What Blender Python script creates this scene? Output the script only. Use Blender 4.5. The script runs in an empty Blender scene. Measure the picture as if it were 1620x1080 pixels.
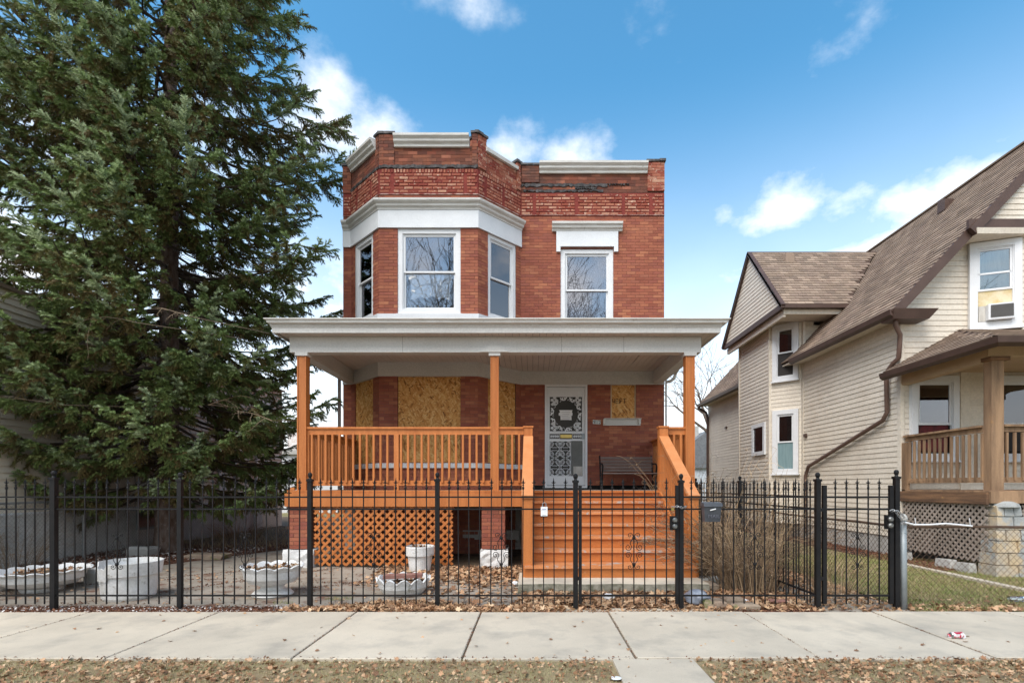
import bpy, math, random
import numpy as np
from mathutils import Vector, Matrix, Euler
random.seed(7); np.random.seed(7)
SC = bpy.context.scene
COL = SC.collection
PI = math.pi
# ------------------------------------------------------------------ camera
CAMH = 1.45
cd = bpy.data.cameras.new('camera'); cam = bpy.data.objects.new('camera', cd); COL.objects.link(cam)
cd.sensor_width = 36; cd.lens = 18.0; cd.clip_start = .05; cd.clip_end = 3000
cam.location = (0, 0, CAMH); cam.rotation_euler = (math.radians(90), 0, 0)
cd.shift_x = -33/1620; cd.shift_y = 228/1620
SC.camera = cam
# ------------------------------------------------------------------ sky
SUN_EL, SUN_AZ = 52, 216        # azimuth clockwise from +Y
w = bpy.data.worlds.new('World'); SC.world = w; w.use_nodes = True
nt = w.node_tree; N = nt.nodes; Lk = nt.links; N.clear()
def nn(t, **k):
    n = N.new(t)
    for a, b in k.items(): setattr(n, a, b)
    return n
def vin(n, i, v): n.inputs[i].default_value = v
out = nn('ShaderNodeOutputWorld'); bg = nn('ShaderNodeBackground')
sky = nn('ShaderNodeTexSky', sky_type='NISHITA', sun_disc=False, sun_elevation=math.radians(SUN_EL), sun_rotation=math.radians(SUN_AZ))
sky.air_density = 1.0; sky.dust_density = .6; sky.ozone_density = 3.0
hsv = nn('ShaderNodeHueSaturation'); vin(hsv, 'Hue', .481); vin(hsv, 'Saturation', 1.22); vin(hsv, 'Value', 1.06)
Lk.new(sky.outputs[0], hsv.inputs['Color'])
tc = nn('ShaderNodeTexCoord'); nrm = nn('ShaderNodeVectorMath', operation='NORMALIZE'); Lk.new(tc.outputs['Generated'], nrm.inputs[0])
def pxdir(u, v):
    d = Vector(((u-843)/810, 1, (768-v)/810)); return d.normalized()
# cloud banks: (direction, half width, half height, weight)
banks = [(pxdir(590, 232), .13, .045, .8), (pxdir(515, 150), .05, .04, .7), (pxdir(900, 248), .07, .03, .75), (pxdir(800, 238), .08, .035, .8),
         (pxdir(745, 0), .09, .018, .6), (pxdir(1440, 322), .10, .045, .95), (pxdir(1330, 335), .07, .05, .9), (pxdir(1245, 345), .07, .06, 1.1), (pxdir(1140, 338), .05, .025, .6),
         (pxdir(1330, 405), .24, .03, 1.1), (pxdir(1605, 212), .03, .02, .6), (Vector((.3, -.8, .5)).normalized(), .9, .55, .95), (Vector((-.9, -.6, .45)).normalized(), .6, .45, .9), (pxdir(150, 320), .24, .15, .95), (pxdir(60, 450), .35, .25, 1.0), (pxdir(500, 520), .3, .2, .8)]
nz = nn('ShaderNodeTexNoise'); vin(nz, 'Scale', 6.0); vin(nz, 'Detail', 9); vin(nz, 'Roughness', .58)
mp = nn('ShaderNodeMapping'); mp.inputs['Scale'].default_value = (1, 1, 1.5)
Lk.new(nrm.outputs[0], mp.inputs[0]); Lk.new(mp.outputs[0], nz.inputs['Vector'])
def mth(op, a, b=None, clamp=False):
    n = nn('ShaderNodeMath', operation=op); n.use_clamp = clamp
    for i, x in enumerate((a, b)):
        if x is None: continue
        if isinstance(x, (int, float)): n.inputs[i].default_value = x
        else: Lk.new(x, n.inputs[i])
    return n.outputs[0]
acc = None
for c, hw, hh, wt in banks:
    s = nn('ShaderNodeVectorMath', operation='SUBTRACT'); Lk.new(nrm.outputs[0], s.inputs[0]); s.inputs[1].default_value = c
    m = nn('ShaderNodeVectorMath', operation='MULTIPLY'); Lk.new(s.outputs[0], m.inputs[0]); m.inputs[1].default_value = (1/hw, 1/max(hw, .2), 1/hh)
    l = nn('ShaderNodeVectorMath', operation='LENGTH'); Lk.new(m.outputs[0], l.inputs[0])
    v = mth('SUBTRACT', wt, mth('MULTIPLY', l.outputs['Value'], wt*.62))
    acc = v if acc is None else mth('MAXIMUM', acc, v)
acc = mth('MAXIMUM', acc, -.35)
dens = mth('ADD', mth('MULTIPLY', acc, .55), mth('MULTIPLY', mth('SUBTRACT', nz.outputs['Fac'], .5), 1.35))
mr = nn('ShaderNodeMapRange', interpolation_type='SMOOTHSTEP'); Lk.new(dens, mr.inputs[0]); vin(mr, 1, .08); vin(mr, 2, .68); vin(mr, 3, 0); vin(mr, 4, .96)
# thin veil that whitens the sky towards the horizon
sep = nn('ShaderNodeSeparateXYZ'); Lk.new(nrm.outputs[0], sep.inputs[0])
veil = nn('ShaderNodeMapRange', interpolation_type='SMOOTHSTEP'); Lk.new(sep.outputs['Z'], veil.inputs[0]); vin(veil, 1, -.05); vin(veil, 2, .63); vin(veil, 3, .92); vin(veil, 4, 0)
fac = mth('MAXIMUM', mr.outputs[0], veil.outputs[0])
cn = nn('ShaderNodeTexNoise'); vin(cn, 'Scale', 9.0); vin(cn, 'Detail', 6); Lk.new(mp.outputs[0], cn.inputs['Vector'])
cr = nn('ShaderNodeMix', data_type='RGBA'); Lk.new(cn.outputs['Fac'], cr.inputs[0])
SKYW = 6.3
cr.inputs[6].default_value = (SKYW*.86, SKYW*.86, SKYW*.88, 1); cr.inputs[7].default_value = (SKYW*1.09, SKYW*1.07, SKYW*1.04, 1)
mx = nn('ShaderNodeMix', data_type='RGBA'); Lk.new(fac, mx.inputs[0]); Lk.new(hsv.outputs[0], mx.inputs[6]); Lk.new(cr.outputs[2], mx.inputs[7])
Lk.new(mx.outputs[2], bg.inputs[0]); vin(bg, 1, .15); Lk.new(bg.outputs[0], out.inputs[0])
# ------------------------------------------------------------------ sun
sd = bpy.data.lights.new('sun', 'SUN'); sd.energy = 2.5; sd.angle = math.radians(48); sd.color = (1, .93, .84)
so = bpy.data.objects.new('sun', sd); COL.objects.link(so)
el, az = math.radians(SUN_EL), math.radians(SUN_AZ)
so.rotation_euler = Vector((math.sin(az)*math.cos(el), math.cos(az)*math.cos(el), math.sin(el))).to_track_quat('Z', 'Y').to_euler()
so.location = (-8, -20, 30)
vs = SC.view_settings; vs.view_transform = 'Standard'; vs.look = 'None'; vs.exposure = .83; vs.gamma = 1; vs.use_curve_mapping = False
SC.cycles.max_bounces = 6; SC.cycles.diffuse_bounces = 4; SC.cycles.glossy_bounces = 3; SC.cycles.transparent_max_bounces = 8; SC.cycles.transmission_bounces = 2
SC.cycles.use_denoising = True
# ------------------------------------------------------------------ materials
def M(name, c1, c2=None, scale=3., rough=.8, bump=0., bscale=60., metal=0., rnd=0., lo=.38, hi=.62, ramp=None, spec=.3, streak=None, hue=None, c3=None, s3=.7, t3=(.6, .72), wear=None):
    m = bpy.data.materials.new(name); m.use_nodes = True
    t = m.node_tree; b = t.nodes['Principled BSDF']; L = t.links.new; A = t.nodes.new
    b.inputs['Roughness'].default_value = rough; b.inputs['Metallic'].default_value = metal
    b.inputs['Specular IOR Level'].default_value = spec
    g = A('ShaderNodeNewGeometry'); pos = g.outputs['Position']
    def noise(s, d=6, r=.6, vec=None):
        n = A('ShaderNodeTexNoise'); n.inputs['Scale'].default_value = s; n.inputs['Detail'].default_value = d; n.inputs['Roughness'].default_value = r
        L(vec or pos, n.inputs['Vector']); return n.outputs['Fac']
    def mrng(x, a, c, lo2=0., hi2=1.):
        n = A('ShaderNodeMapRange'); L(x, n.inputs[0]); n.inputs[1].default_value = a; n.inputs[2].default_value = c; n.inputs[3].default_value = lo2; n.inputs[4].default_value = hi2; return n.outputs[0]
    def mix(f, a, c):
        n = A('ShaderNodeMix'); n.data_type = 'RGBA'; L(f, n.inputs[0])
        for i, x in ((6, a), (7, c)):
            if isinstance(x, tuple): n.inputs[i].default_value = (*x[:3], 1)
            else: L(x, n.inputs[i])
        return n.outputs[2]
    if rnd or ramp:
        oi = A('ShaderNodeObjectInfo'); ad = A('ShaderNodeMath'); ad.operation = 'ADD'; L(g.outputs['Random Per Island'], ad.inputs[0]); L(oi.outputs['Random'], ad.inputs[1])
        fr = A('ShaderNodeMath'); fr.operation = 'FRACT'; L(ad.outputs[0], fr.inputs[0]); R = fr.outputs[0]
    vec = pos
    if streak:
        mpn = A('ShaderNodeMapping'); mpn.inputs['Scale'].default_value = streak; L(pos, mpn.inputs[0]); vec = mpn.outputs[0]
    if ramp:
        r = A('ShaderNodeValToRGB'); r.color_ramp.interpolation = 'LINEAR'; L(R, r.inputs[0])
        e = r.color_ramp.elements
        while len(e) < len(ramp): e.new(.5)
        for i, c in enumerate(ramp): e[i].position = i/(len(ramp)-1); e[i].color = (*c, 1)
        col = r.outputs[0]
        if c2: col = mix(mrng(noise(scale, vec=vec), lo, hi), col, c2)
    else:
        col = mix(mrng(noise(scale, vec=vec), lo, hi), tuple(c1), tuple(c2 or c1))
    if c3: col = mix(mrng(noise(s3, 4, .65), *t3), col, tuple(c3))
    if wear: col = mix(mrng(noise(wear[1], 8, .7), wear[2], wear[3]), col, tuple(wear[0]))
    fine = mrng(noise(bscale*1.7, 3, .7), .3, .7, .88, 1.1)
    if rnd:
        a2 = A('ShaderNodeMath'); a2.operation = 'MULTIPLY'; L(mrng(R, 0, 1, 1-rnd, 1+rnd), a2.inputs[0]); L(fine, a2.inputs[1]); fine = a2.outputs[0]
    v = A('ShaderNodeVectorMath'); v.operation = 'SCALE'; L(col, v.inputs[0]); L(fine, v.inputs['Scale'])
    L(v.outputs[0], b.inputs['Base Color'])
    if bump:
        bp = A('ShaderNodeBump'); bp.inputs['Strength'].default_value = bump; bp.inputs['Distance'].default_value = .01
        L(noise(bscale, 5, .65, vec), bp.inputs['Height']); L(bp.outputs[0], b.inputs['Normal'])
    return m
def glassmat(name, refl=.35, tint=(.75, .8, .82)):
    m = bpy.data.materials.new(name); m.use_nodes = True; t = m.node_tree; L = t.links.new
    t.nodes.clear(); o = t.nodes.new('ShaderNodeOutputMaterial'); mxs = t.nodes.new('ShaderNodeMixShader')
    gl = t.nodes.new('ShaderNodeBsdfGlossy'); gl.inputs['Roughness'].default_value = .015; gl.inputs[0].default_value = (.86, .86, .90, 1)
    tr = t.nodes.new('ShaderNodeBsdfTransparent'); tr.inputs[0].default_value = (*tint, 1)
    fr = t.nodes.new('ShaderNodeFresnel'); fr.inputs[0].default_value = 1.5
    mr = t.nodes.new('ShaderNodeMapRange'); mr.inputs[1].default_value = 0; mr.inputs[2].default_value = 1; mr.inputs[3].default_value = refl; mr.inputs[4].default_value = 1
    L(fr.outputs[0], mr.inputs[0]); L(mr.outputs[0], mxs.inputs[0]); L(tr.outputs[0], mxs.inputs[1]); L(gl.outputs[0], mxs.inputs[2]); L(mxs.outputs[0], o.inputs[0])
    g = t.nodes.new('ShaderNodeNewGeometry'); nz = t.nodes.new('ShaderNodeTexNoise'); nz.inputs['Scale'].default_value = 1.3; nz.inputs['Detail'].default_value = 1
    L(g.outputs['Position'], nz.inputs['Vector']); bp = t.nodes.new('ShaderNodeBump'); bp.inputs['Strength'].default_value = .12; bp.inputs['Distance'].default_value = .02
    L(nz.outputs['Fac'], bp.inputs['Height']); L(bp.outputs[0], gl.inputs['Normal'])
    return m
BR = [(.27, .082, .050), (.325, .105, .062), (.37, .13, .072), (.31, .098, .064), (.25, .080, .056), (.41, .16, .085), (.30, .09, .054)]
mBrick = M('brick_face', None, (.20, .055, .035), scale=1.2, lo=.45, hi=.85, ramp=BR, rough=.85, bump=.25, bscale=90, rnd=.06)
BRD = [(.16, .052, .032), (.24, .080, .046), (.30, .11, .062), (.12, .045, .032), (.22, .065, .04), (.34, .13, .08)]
mBrickD = M('parapet_brick', None, (.09, .05, .04), scale=2.5, lo=.45, hi=.75, ramp=BRD, rough=.9, bump=.3, bscale=80, rnd=.1)
mMortar = M('mortar_dark', (.16, .070, .05), (.21, .11, .085), scale=6, rough=.95, bump=.3)
RED = [(.21, .042, .030), (.26, .058, .036), (.32, .11, .065), (.36, .13, .08), (.24, .055, .035), (.45, .24, .16), (.23, .05, .03), (.36, .14, .085)]
mBrickR = M('peeling_red_brick', None, (.60, .42, .32), scale=16, lo=.56, hi=.70, ramp=RED, rough=.9, bump=.5, bscale=50, rnd=.1)
mMortarR = M('red_smeared_mortar', (.175, .028, .022), (.22, .042, .03), scale=5, rough=.85, bump=.6, bscale=35)
mTar = M('tar_flashing', (.045, .043, .043), (.12, .11, .11), scale=9, rough=.6, bump=.6, bscale=25)
mWhite = M('white_paint', (.74, .76, .78), (.68, .70, .72), scale=2, rough=.55, bump=.04)
mTrim = M('weathered_white_trim', (.70, .69, .66), (.60, .58, .54), scale=3, streak=(1, 1, 6), rough=.6, bump=.08, wear=((.28, .26, .23), 7, .62, .75))
mAlum = M('aluminium_cladding', (.62, .605, .575), (.57, .555, .525), scale=1.2, rough=.5, bump=.03, bscale=20)
mSoffit = M('soffit_boards', (.62, .55, .49), (.57, .505, .45), scale=2, rough=.6)
mOr = M('orange_paint', (.53, .185, .052), (.38, .115, .028), scale=11, lo=.35, hi=.78, streak=(1, 1, .10), rough=.5, bump=.12, bscale=45, rnd=.05, wear=((.40, .16, .06), 9, .66, .8))
mOrW = M('orange_paint_worn', (.52, .178, .048), (.44, .138, .035), scale=8, streak=(.2, 1, 1), rough=.6, bump=.2, bscale=45, rnd=.07, c3=(.40, .13, .035), s3=2.5, wear=((.50, .34, .22), 11, .64, .70))
mOrT = M('orange_tread_worn', (.55, .21, .075), (.47, .17, .06), scale=7, streak=(.25, 1, 1), rough=.7, bump=.3, bscale=40, rnd=.05, wear=((.38, .33, .29), 5, .545, .62))
mOrL = M('orange_sloped_rail', (.57, .24, .095), (.53, .20, .07), scale=3, rough=.5, bump=.1, rnd=.03)
mDeck = M('deck_grey', (.24, .21, .18), (.32, .29, .26), scale=6, streak=(1, 6, 1), rough=.8, bump=.2)
mIron = M('black_iron', (.008, .008, .009), (.013, .012, .012), scale=12, rough=.5, bump=.1, spec=.22, wear=((.10, .05, .028), 14, .70, .8))
mBlk = M('dark_void', (.012, .011, .010), rough=1)
mSid = M('cream_siding', (.74, .67, .565), (.69, .62, .515), scale=.8, streak=(1, 1, .3), rough=.55, bump=.08, bscale=12, rnd=.05, c3=(.60, .52, .42), s3=1.1, t3=(.5, .8))
mSid2 = M('beige_siding', (.74, .66, .54), (.68, .60, .49), scale=.8, rough=.6, rnd=.04)
mBrn = M('brown_trim', (.075, .045, .035), (.095, .058, .045), scale=3, rough=.45)
SH = [(.245, .180, .132), (.30, .225, .168), (.185, .138, .106), (.35, .265, .20), (.26, .19, .145), (.21, .155, .12)]
mShin = M('asphalt_shingle', None, (.19, .135, .108), scale=.9, lo=.5, hi=.85, ramp=SH, rough=.95, bump=.4, bscale=120, rnd=.08)
mRoofB = M('shingle_underlay', (.07, .045, .034), (.10, .065, .05), scale=20, rough=.95)
mConc = M('sidewalk_concrete', (.59, .515, .405), (.51, .445, .35), scale=1.1, rough=.9, bump=.25, bscale=160, rnd=.05, c3=(.36, .325, .27), s3=1.9, t3=(.48, .78), wear=((.25, .22, .18), 55, .62, .70))
mConcY = M('yard_concrete', (.27, .235, .19), (.35, .305, .25), scale=1.4, rough=.9, bump=.3, bscale=90, c3=(.16, .085, .055), s3=3.2, t3=(.52, .68), wear=((.11, .07, .05), 26, .60, .70))
mConcW = M('foundation_concrete', (.50, .49, .46), (.38, .37, .34), scale=3, rough=.9, bump=.3, bscale=50)
mConcM = M('mossy_step_concrete', (.30, .275, .22), (.13, .125, .085), scale=9, rough=.95, bump=.6, bscale=40)
mPlas = M('white_pier_base', (.72, .72, .71), (.60, .59, .57), scale=5, rough=.8, bump=.6, bscale=14)
mSoil = M('soil', (.085, .055, .037), (.15, .105, .07), scale=5, rough=1, bump=1.0, bscale=30, c3=(.20, .15, .09), s3=1.2, t3=(.5, .7))
mMulch = M('mulch', (.10, .042, .026), (.16, .075, .045), scale=18, rough=1, bump=1.0, bscale=70)
mTurf = M('turf_soil', (.17, .155, .06), (.27, .205, .115), scale=3.0, rough=1, bump=.8, bscale=60, c3=(.12, .14, .04), s3=2.0, t3=(.5, .62))
mParkS = M('parkway_soil', (.24, .17, .10), (.33, .26, .15), scale=3.5, rough=1, bump=.8, bscale=60)
mAsph = M('asphalt', (.05, .05, .052), (.065, .064, .062), scale=4, rough=.9, bump=.4, bscale=120)
mWood = M('weathered_wood', (.36, .225, .13), (.20, .125, .075), scale=7, streak=(1, 1, .12), rough=.85, bump=.4, bscale=40, rnd=.14, wear=((.36, .20, .09), 3, .62, .72))
mWoodH = M('weathered_beam', (.27, .15, .08), (.12, .07, .045), scale=6, streak=(.4, .2, 3), rough=.85, bump=.4, bscale=30, rnd=.12, wear=((.48, .27, .10), 3.2, .66, .70))
mLatG = M('grey_lattice', (.37, .31, .265), (.29, .245, .205), scale=4, rough=.9, rnd=.1)
mTanB = M('tan_beam', (.56, .41, .26), (.49, .35, .22), scale=2, rough=.7)
mGlass = glassmat('window_glass', .15, (.93, .94, .95)); mGlassD = glassmat('dark_window_glass', .11, (.5, .5, .5))
mFoundL = M('pale_foundation', (.66, .65, .62), (.52, .51, .48), scale=3, rough=.9, bump=.4, bscale=30)
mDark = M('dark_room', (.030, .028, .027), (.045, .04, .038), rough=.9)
mVinyl = M('white_vinyl', (.74, .75, .76), (.70, .71, .72), rough=.4)
mCurt = M('pale_curtain', (.62, .60, .55), (.40, .37, .33), scale=4, streak=(3, 3, .5), rough=.9)
mCurtY = M('yellow_curtain', (.55, .42, .20), (.68, .58, .40), scale=5, rough=.9)
mCurtB = M('blue_curtain', (.16, .25, .27), (.22, .31, .32), scale=8, streak=(6, 6, .3), rough=.9)
mCurtR = M('red_curtain', (.16, .025, .03), (.05, .02, .02), scale=5, rough=.9)
mBench = M('bench_slats', (.15, .11, .095), (.20, .15, .13), scale=5, streak=(.3, 1, 1), rough=.55)
mGalv = M('galvanised_paint', (.34, .37, .38), (.27, .30, .31), scale=4, rough=.5, metal=.3, wear=((.05, .05, .05), 6, .66, .7))
mRust = M('rusty_wire', (.085, .052, .036), (.13, .08, .05), scale=20, rough=.7, metal=.3)
mWire = M('grey_wire', (.30, .30, .29), (.24, .24, .23), scale=10, rough=.5, metal=.4)
mChain = M('steel_chain', (.45, .45, .45), (.3, .3, .3), rough=.35, metal=.8)
mPlant = M('white_planter', (.74, .74, .73), (.62, .61, .58), scale=5, rough=.5, bump=.2, bscale=20, wear=((.28, .25, .19), 8, .60, .70))
mBark = M('spruce_bark', (.105, .062, .043), (.19, .14, .115), scale=14, streak=(1, 1, .35), rough=1, bump=1.0, bscale=28, wear=((.42, .40, .36), 20, .60, .68))
mTwig = M('twig_bark', (.115, .085, .065), (.16, .125, .10), scale=10, rough=.95)
mDead = M('dead_twig', (.30, .22, .15), (.22, .165, .11), scale=8, rough=.95)
mStalk = M('dry_stalk', None, ramp=[(.38, .26, .145), (.52, .38, .23), (.18, .115, .065), (.44, .30, .17), (.10, .065, .04), (.58, .43, .28)], rough=.9)
mPaperW = M('white_paper', (.80, .80, .80), (.72, .72, .72), rough=.7)
mBag = M('grey_plastic_bag', (.20, .22, .27), (.36, .39, .44), scale=9, rough=.3, bump=.4, bscale=14)
mStone = M('paver_stone', (.26, .19, .14), (.33, .26, .19), scale=6, rough=.95, bump=.4, bscale=50, c3=(.15, .17, .05), s3=4, t3=(.55, .65))
mRubb = M('pier_masonry', (.40, .36, .30), (.52, .40, .25), scale=3.2, rough=.9, bump=.8, bscale=16, c3=(.33, .34, .33), s3=2.4, t3=(.45, .52))
mRedB = M('red_brick_slab', (.26, .12, .095), (.34, .18, .14), scale=8, rough=.9, bump=.4)
mBrass = M('brass', (.42, .30, .10), rough=.35, metal=.9)
mGreyD = M('grey_door', (.11, .105, .095), (.085, .08, .075), rough=.8)
def leafmat(name, ramp, rough=.8, trans=.0):
    m = M(name, None, ramp=ramp, rough=rough, rnd=.12); return m
mLeaf = leafmat('fallen_leaf', [(.25, .13, .065), (.40, .225, .12), (.54, .34, .19), (.33, .17, .09), (.17, .09, .05), (.60, .43, .27), (.44, .24, .13)])
mChip = leafmat('pale_chip', [(.62, .57, .52), (.50, .42, .36), (.72, .69, .66), (.40, .30, .24)])
mNeedL = leafmat('needle_litter', [(.15, .06, .035), (.22, .095, .05), (.11, .05, .03)])
mGrass = leafmat('grass_blade', [(.26, .25, .09), (.44, .36, .19), (.19, .23, .06), (.50, .40, .23), (.34, .31, .13), (.56, .46, .29), (.24, .27, .08)])
mGrassG = leafmat('lawn_blade', [(.15, .20, .045), (.24, .26, .07), (.36, .31, .14), (.19, .23, .06), (.44, .35, .19)])
mStraw = leafmat('straw_blade', [(.42, .31, .17), (.50, .38, .22), (.33, .24, .13), (.40, .27, .15)])
def osbmat():
    m = bpy.data.materials.new('osb_board'); m.use_nodes = True; t = m.node_tree; L = t.links.new; A = t.nodes.new; b = t.nodes['Principled BSDF']
    b.inputs['Roughness'].default_value = .75
    g = A('ShaderNodeNewGeometry'); cols = []
    for k, (ang, sc) in enumerate((((0, .5, 0), (38, 38, 9)), ((0, -.6, .0), (33, 33, 11)), ((0, 1.35, 0), (36, 36, 10)))):
        mpn = A('ShaderNodeMapping'); mpn.vector_type = 'POINT'; mpn.inputs['Rotation'].default_value = ang; mpn.inputs['Scale'].default_value = (1, .25, 1); L(g.outputs['Position'], mpn.inputs[0])
        m2 = A('ShaderNodeMapping'); m2.inputs['Scale'].default_value = sc; L(mpn.outputs[0], m2.inputs[0])
        vo = A('ShaderNodeTexVoronoi'); vo.inputs['Scale'].default_value = 1; L(m2.outputs[0], vo.inputs['Vector']); sp = A('ShaderNodeSeparateColor'); L(vo.outputs['Color'], sp.inputs[0]); cols.append(sp.outputs[0])
    a = A('ShaderNodeMath'); a.operation = 'GREATER_THAN'; a.inputs[1].default_value = .55; L(cols[2], a.inputs[0])
    mxx = A('ShaderNodeMix'); L(a.outputs[0], mxx.inputs[0]); L(cols[0], mxx.inputs[2]); L(cols[1], mxx.inputs[3])
    r = A('ShaderNodeValToRGB'); L(mxx.outputs[0], r.inputs[0]); e = r.color_ramp.elements
    cs = [(.20, .075, .014), (.46, .19, .040), (.55, .255, .065), (.62, .33, .10), (.70, .44, .18)]
    while len(e) < 5: e.new(.5)
    for i, c in enumerate(cs): e[i].position = (0, .12, .4, .7, 1)[i]; e[i].color = (*c, 1)
    L(r.outputs[0], b.inputs['Base Color']); return m
mOSB = osbmat()
# ------------------------------------------------------------------ helpers
WL = {}
def wloc(o):
    v = Vector((0, 0, 0))
    while o is not None: v = v + o.location; o = o.parent
    return v
def props(o, label=None, cat=None, group=None, kind=None):
    if label: o['label'] = label
    if cat: o['category'] = cat
    if group: o['group'] = group
    if kind: o['kind'] = kind
    return o
def thing(name, label, cat, loc=(0, 0, 0), group=None):
    o = bpy.data.objects.new(name, None); COL.objects.link(o); o.location = loc; o.empty_display_size = .2
    return props(o, label, cat, group)
def link(name, mesh, parent=None, loc=None, rot=None, scale=None, matrix=None, **k):
    o = bpy.data.objects.new(name, mesh); COL.objects.link(o); o.parent = parent
    base = wloc(parent) if parent else Vector((0, 0, 0))
    if matrix is not None:
        mm = matrix.copy(); mm.translation = mm.translation - base; o.matrix_local = mm
    else:
        if loc is not None: o.location = Vector(loc) - base
        if rot is not None: o.rotation_euler = rot
        if scale is not None: o.scale = scale
    return props(o, **k)
class Fr:   # wall frame: s along the wall, d outward, z up
    def __init__(self, a, b, z=0):
        self.o = Vector((a[0], a[1], z)); v = Vector((b[0]-a[0], b[1]-a[1], 0)); self.L = v.length; self.t = v.normalized(); self.n = Vector((self.t.y, -self.t.x, 0))
    def __call__(self, s, d, z): return self.o + self.t*s + self.n*d + Vector((0, 0, z))
    def mat(self, s, d, z):
        p = self(s, d, z); m = Matrix.Identity(4)
        # local x along t, local y inward (-n), z up
        for i in range(3): m[i][0] = self.t[i]; m[i][1] = -self.n[i]; m[i][2] = (0, 0, 1)[i]; m[i][3] = p[i]
        return m
BOXF = ((0, 3, 2, 1), (4, 5, 6, 7), (0, 1, 5, 4), (1, 2, 6, 5), (2, 3, 7, 6), (3, 0, 4, 7))
class MB:
    def __init__(self): self.v = []; self.f = []
    def add(self, vs, fs):
        n = len(self.v); self.v.extend([tuple(p) for p in vs]); self.f.extend([tuple(n+i for i in f) for f in fs]); return self
    def box(self, x0, x1, y0, y1, z0, z1, F=None):
        if F:   # y range is the d range; flip to keep normals outward
            vs = [F(x0, y1, z0), F(x1, y1, z0), F(x1, y0, z0), F(x0, y0, z0), F(x0, y1, z1), F(x1, y1, z1), F(x1, y0, z1), F(x0, y0, z1)]
        else: vs = [(x0, y0, z0), (x1, y0, z0), (x1, y1, z0), (x0, y1, z0), (x0, y0, z1), (x1, y0, z1), (x1, y1, z1), (x0, y1, z1)]
        return self.add(vs, BOXF)
    def hexa(self, b, t):  # bottom 4, top 4
        return self.add(list(b)+list(t), BOXF)
    def bar(self, p, q, w, h, up=(0, 0, 1)):
        p, q = Vector(p), Vector(q); d = (q-p).normalized(); u = Vector(up); s = d.cross(u).normalized()*w/2; u = s.cross(d).normalized()*h/2
        b = [p-s-u, q-s-u, q+s-u, p+s-u]; t = [p-s+u, q-s+u, q+s+u, p+s+u]
        return self.hexa(b, t)
    def tube(self, pts, r, n=6, caps=True, close=False):
        pts = [Vector(p) for p in pts]; m = len(pts); rr = r if isinstance(r, (list, tuple)) else [r]*m
        rings = []; pu = None
        for i, p in enumerate(pts):
            a = pts[i-1] if (i or close) else p; b = pts[(i+1) % m] if (i < m-1 or close) else p
            d = (b-a); d = d.normalized() if d.length > 1e-9 else Vector((0, 0, 1))
            if pu is None: pu = d.orthogonal().normalized()
            pu = (pu - d*pu.dot(d)); pu = pu.normalized() if pu.length > 1e-6 else d.orthogonal().normalized()
            sv = d.cross(pu); rings.append([p+(pu*math.cos(2*PI*k/n)+sv*math.sin(2*PI*k/n))*rr[i] for k in range(n)])
        base = len(self.v)
        for rg in rings: self.v.extend([tuple(x) for x in rg])
        for i in range(m if close else m-1):
            j = (i+1) % m
            for k in range(n):
                k2 = (k+1) % n; self.f.append((base+i*n+k, base+i*n+k2, base+j*n+k2, base+j*n+k))
        if caps and not close:
            self.f.append(tuple(base+k for k in range(n-1, -1, -1))); self.f.append(tuple(base+(m-1)*n+k for k in range(n)))
        return self
    def lathe(self, prof, c, n=24, wob=None):
        base = len(self.v)
        for i, (r, z) in enumerate(prof):
            for k in range(n):
                a = 2*PI*k/n; rr, dz = (r, 0) if not wob else wob(i, k, r)
                self.v.append((c[0]+rr*math.cos(a), c[1]+rr*math.sin(a), c[2]+z+dz))
        for i in range(len(prof)-1):
            for k in range(n):
                k2 = (k+1) % n; self.f.append((base+i*n+k, base+i*n+k2, base+(i+1)*n+k2, base+(i+1)*n+k))
        return self
    def poly(self, pts, th, n=None):   # flat polygon thickened downward by th along n
        pts = [Vector(p) for p in pts]
        if n is None: n = (pts[1]-pts[0]).cross(pts[-1]-pts[0]).normalized()
        k = len(pts); lo = [p-n*th for p in pts]
        return self.add(pts+lo, [tuple(range(k)), tuple(range(2*k-1, k-1, -1))] + [(i, i+k, (i+1) % k+k, (i+1) % k) for i in range(k)])
    def sweep(self, path, prof, caps=True):   # path 2d facing-outward polyline, prof closed [(d,z)]
        P = [Vector(p) for p in path]; m = len(P); k = len(prof); base = len(self.v)
        for i, p in enumerate(P):
            ns = []
            if i: t = (P[i]-P[i-1]).normalized(); ns.append(Vector((t.y, -t.x)))
            if i < m-1: t = (P[i+1]-P[i]).normalized(); ns.append(Vector((t.y, -t.x)))
            nn_ = ns[0] if len(ns) == 1 else (ns[0]+ns[1])/(1+ns[0].dot(ns[1]))
            for d, z in prof: q = p+nn_*d; self.v.append((q.x, q.y, z))
        for i in range(m-1):
            for j in range(k):
                j2 = (j+1) % k; self.f.append((base+i*k+j, base+(i+1)*k+j, base+(i+1)*k+j2, base+i*k+j2))
        if caps: self.f.append(tuple(base+j for j in range(k))); self.f.append(tuple(base+(m-1)*k+j for j in range(k-1, -1, -1)))
        return self
    def mesh(self, name, mat, off=None, smooth=False):
        me = bpy.data.meshes.new(name); v = self.v
        if off is not None and off.length: v = [(a-off[0], b-off[1], c-off[2]) for a, b, c in v]
        me.from_pydata(v, [], self.f); me.materials.append(mat)
        if smooth: me.polygons.foreach_set('use_smooth', [True]*len(me.polygons))
        me.update(); return me
    def build(self, name, mat, parent=None, smooth=False, **k):
        return link(name, self.mesh(name, mat, wloc(parent) if parent else None, smooth), parent, **k)
def B(x0, x1, y0, y1, z0, z1, F=None): return MB().box(x0, x1, y0, y1, z0, z1, F)
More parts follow.
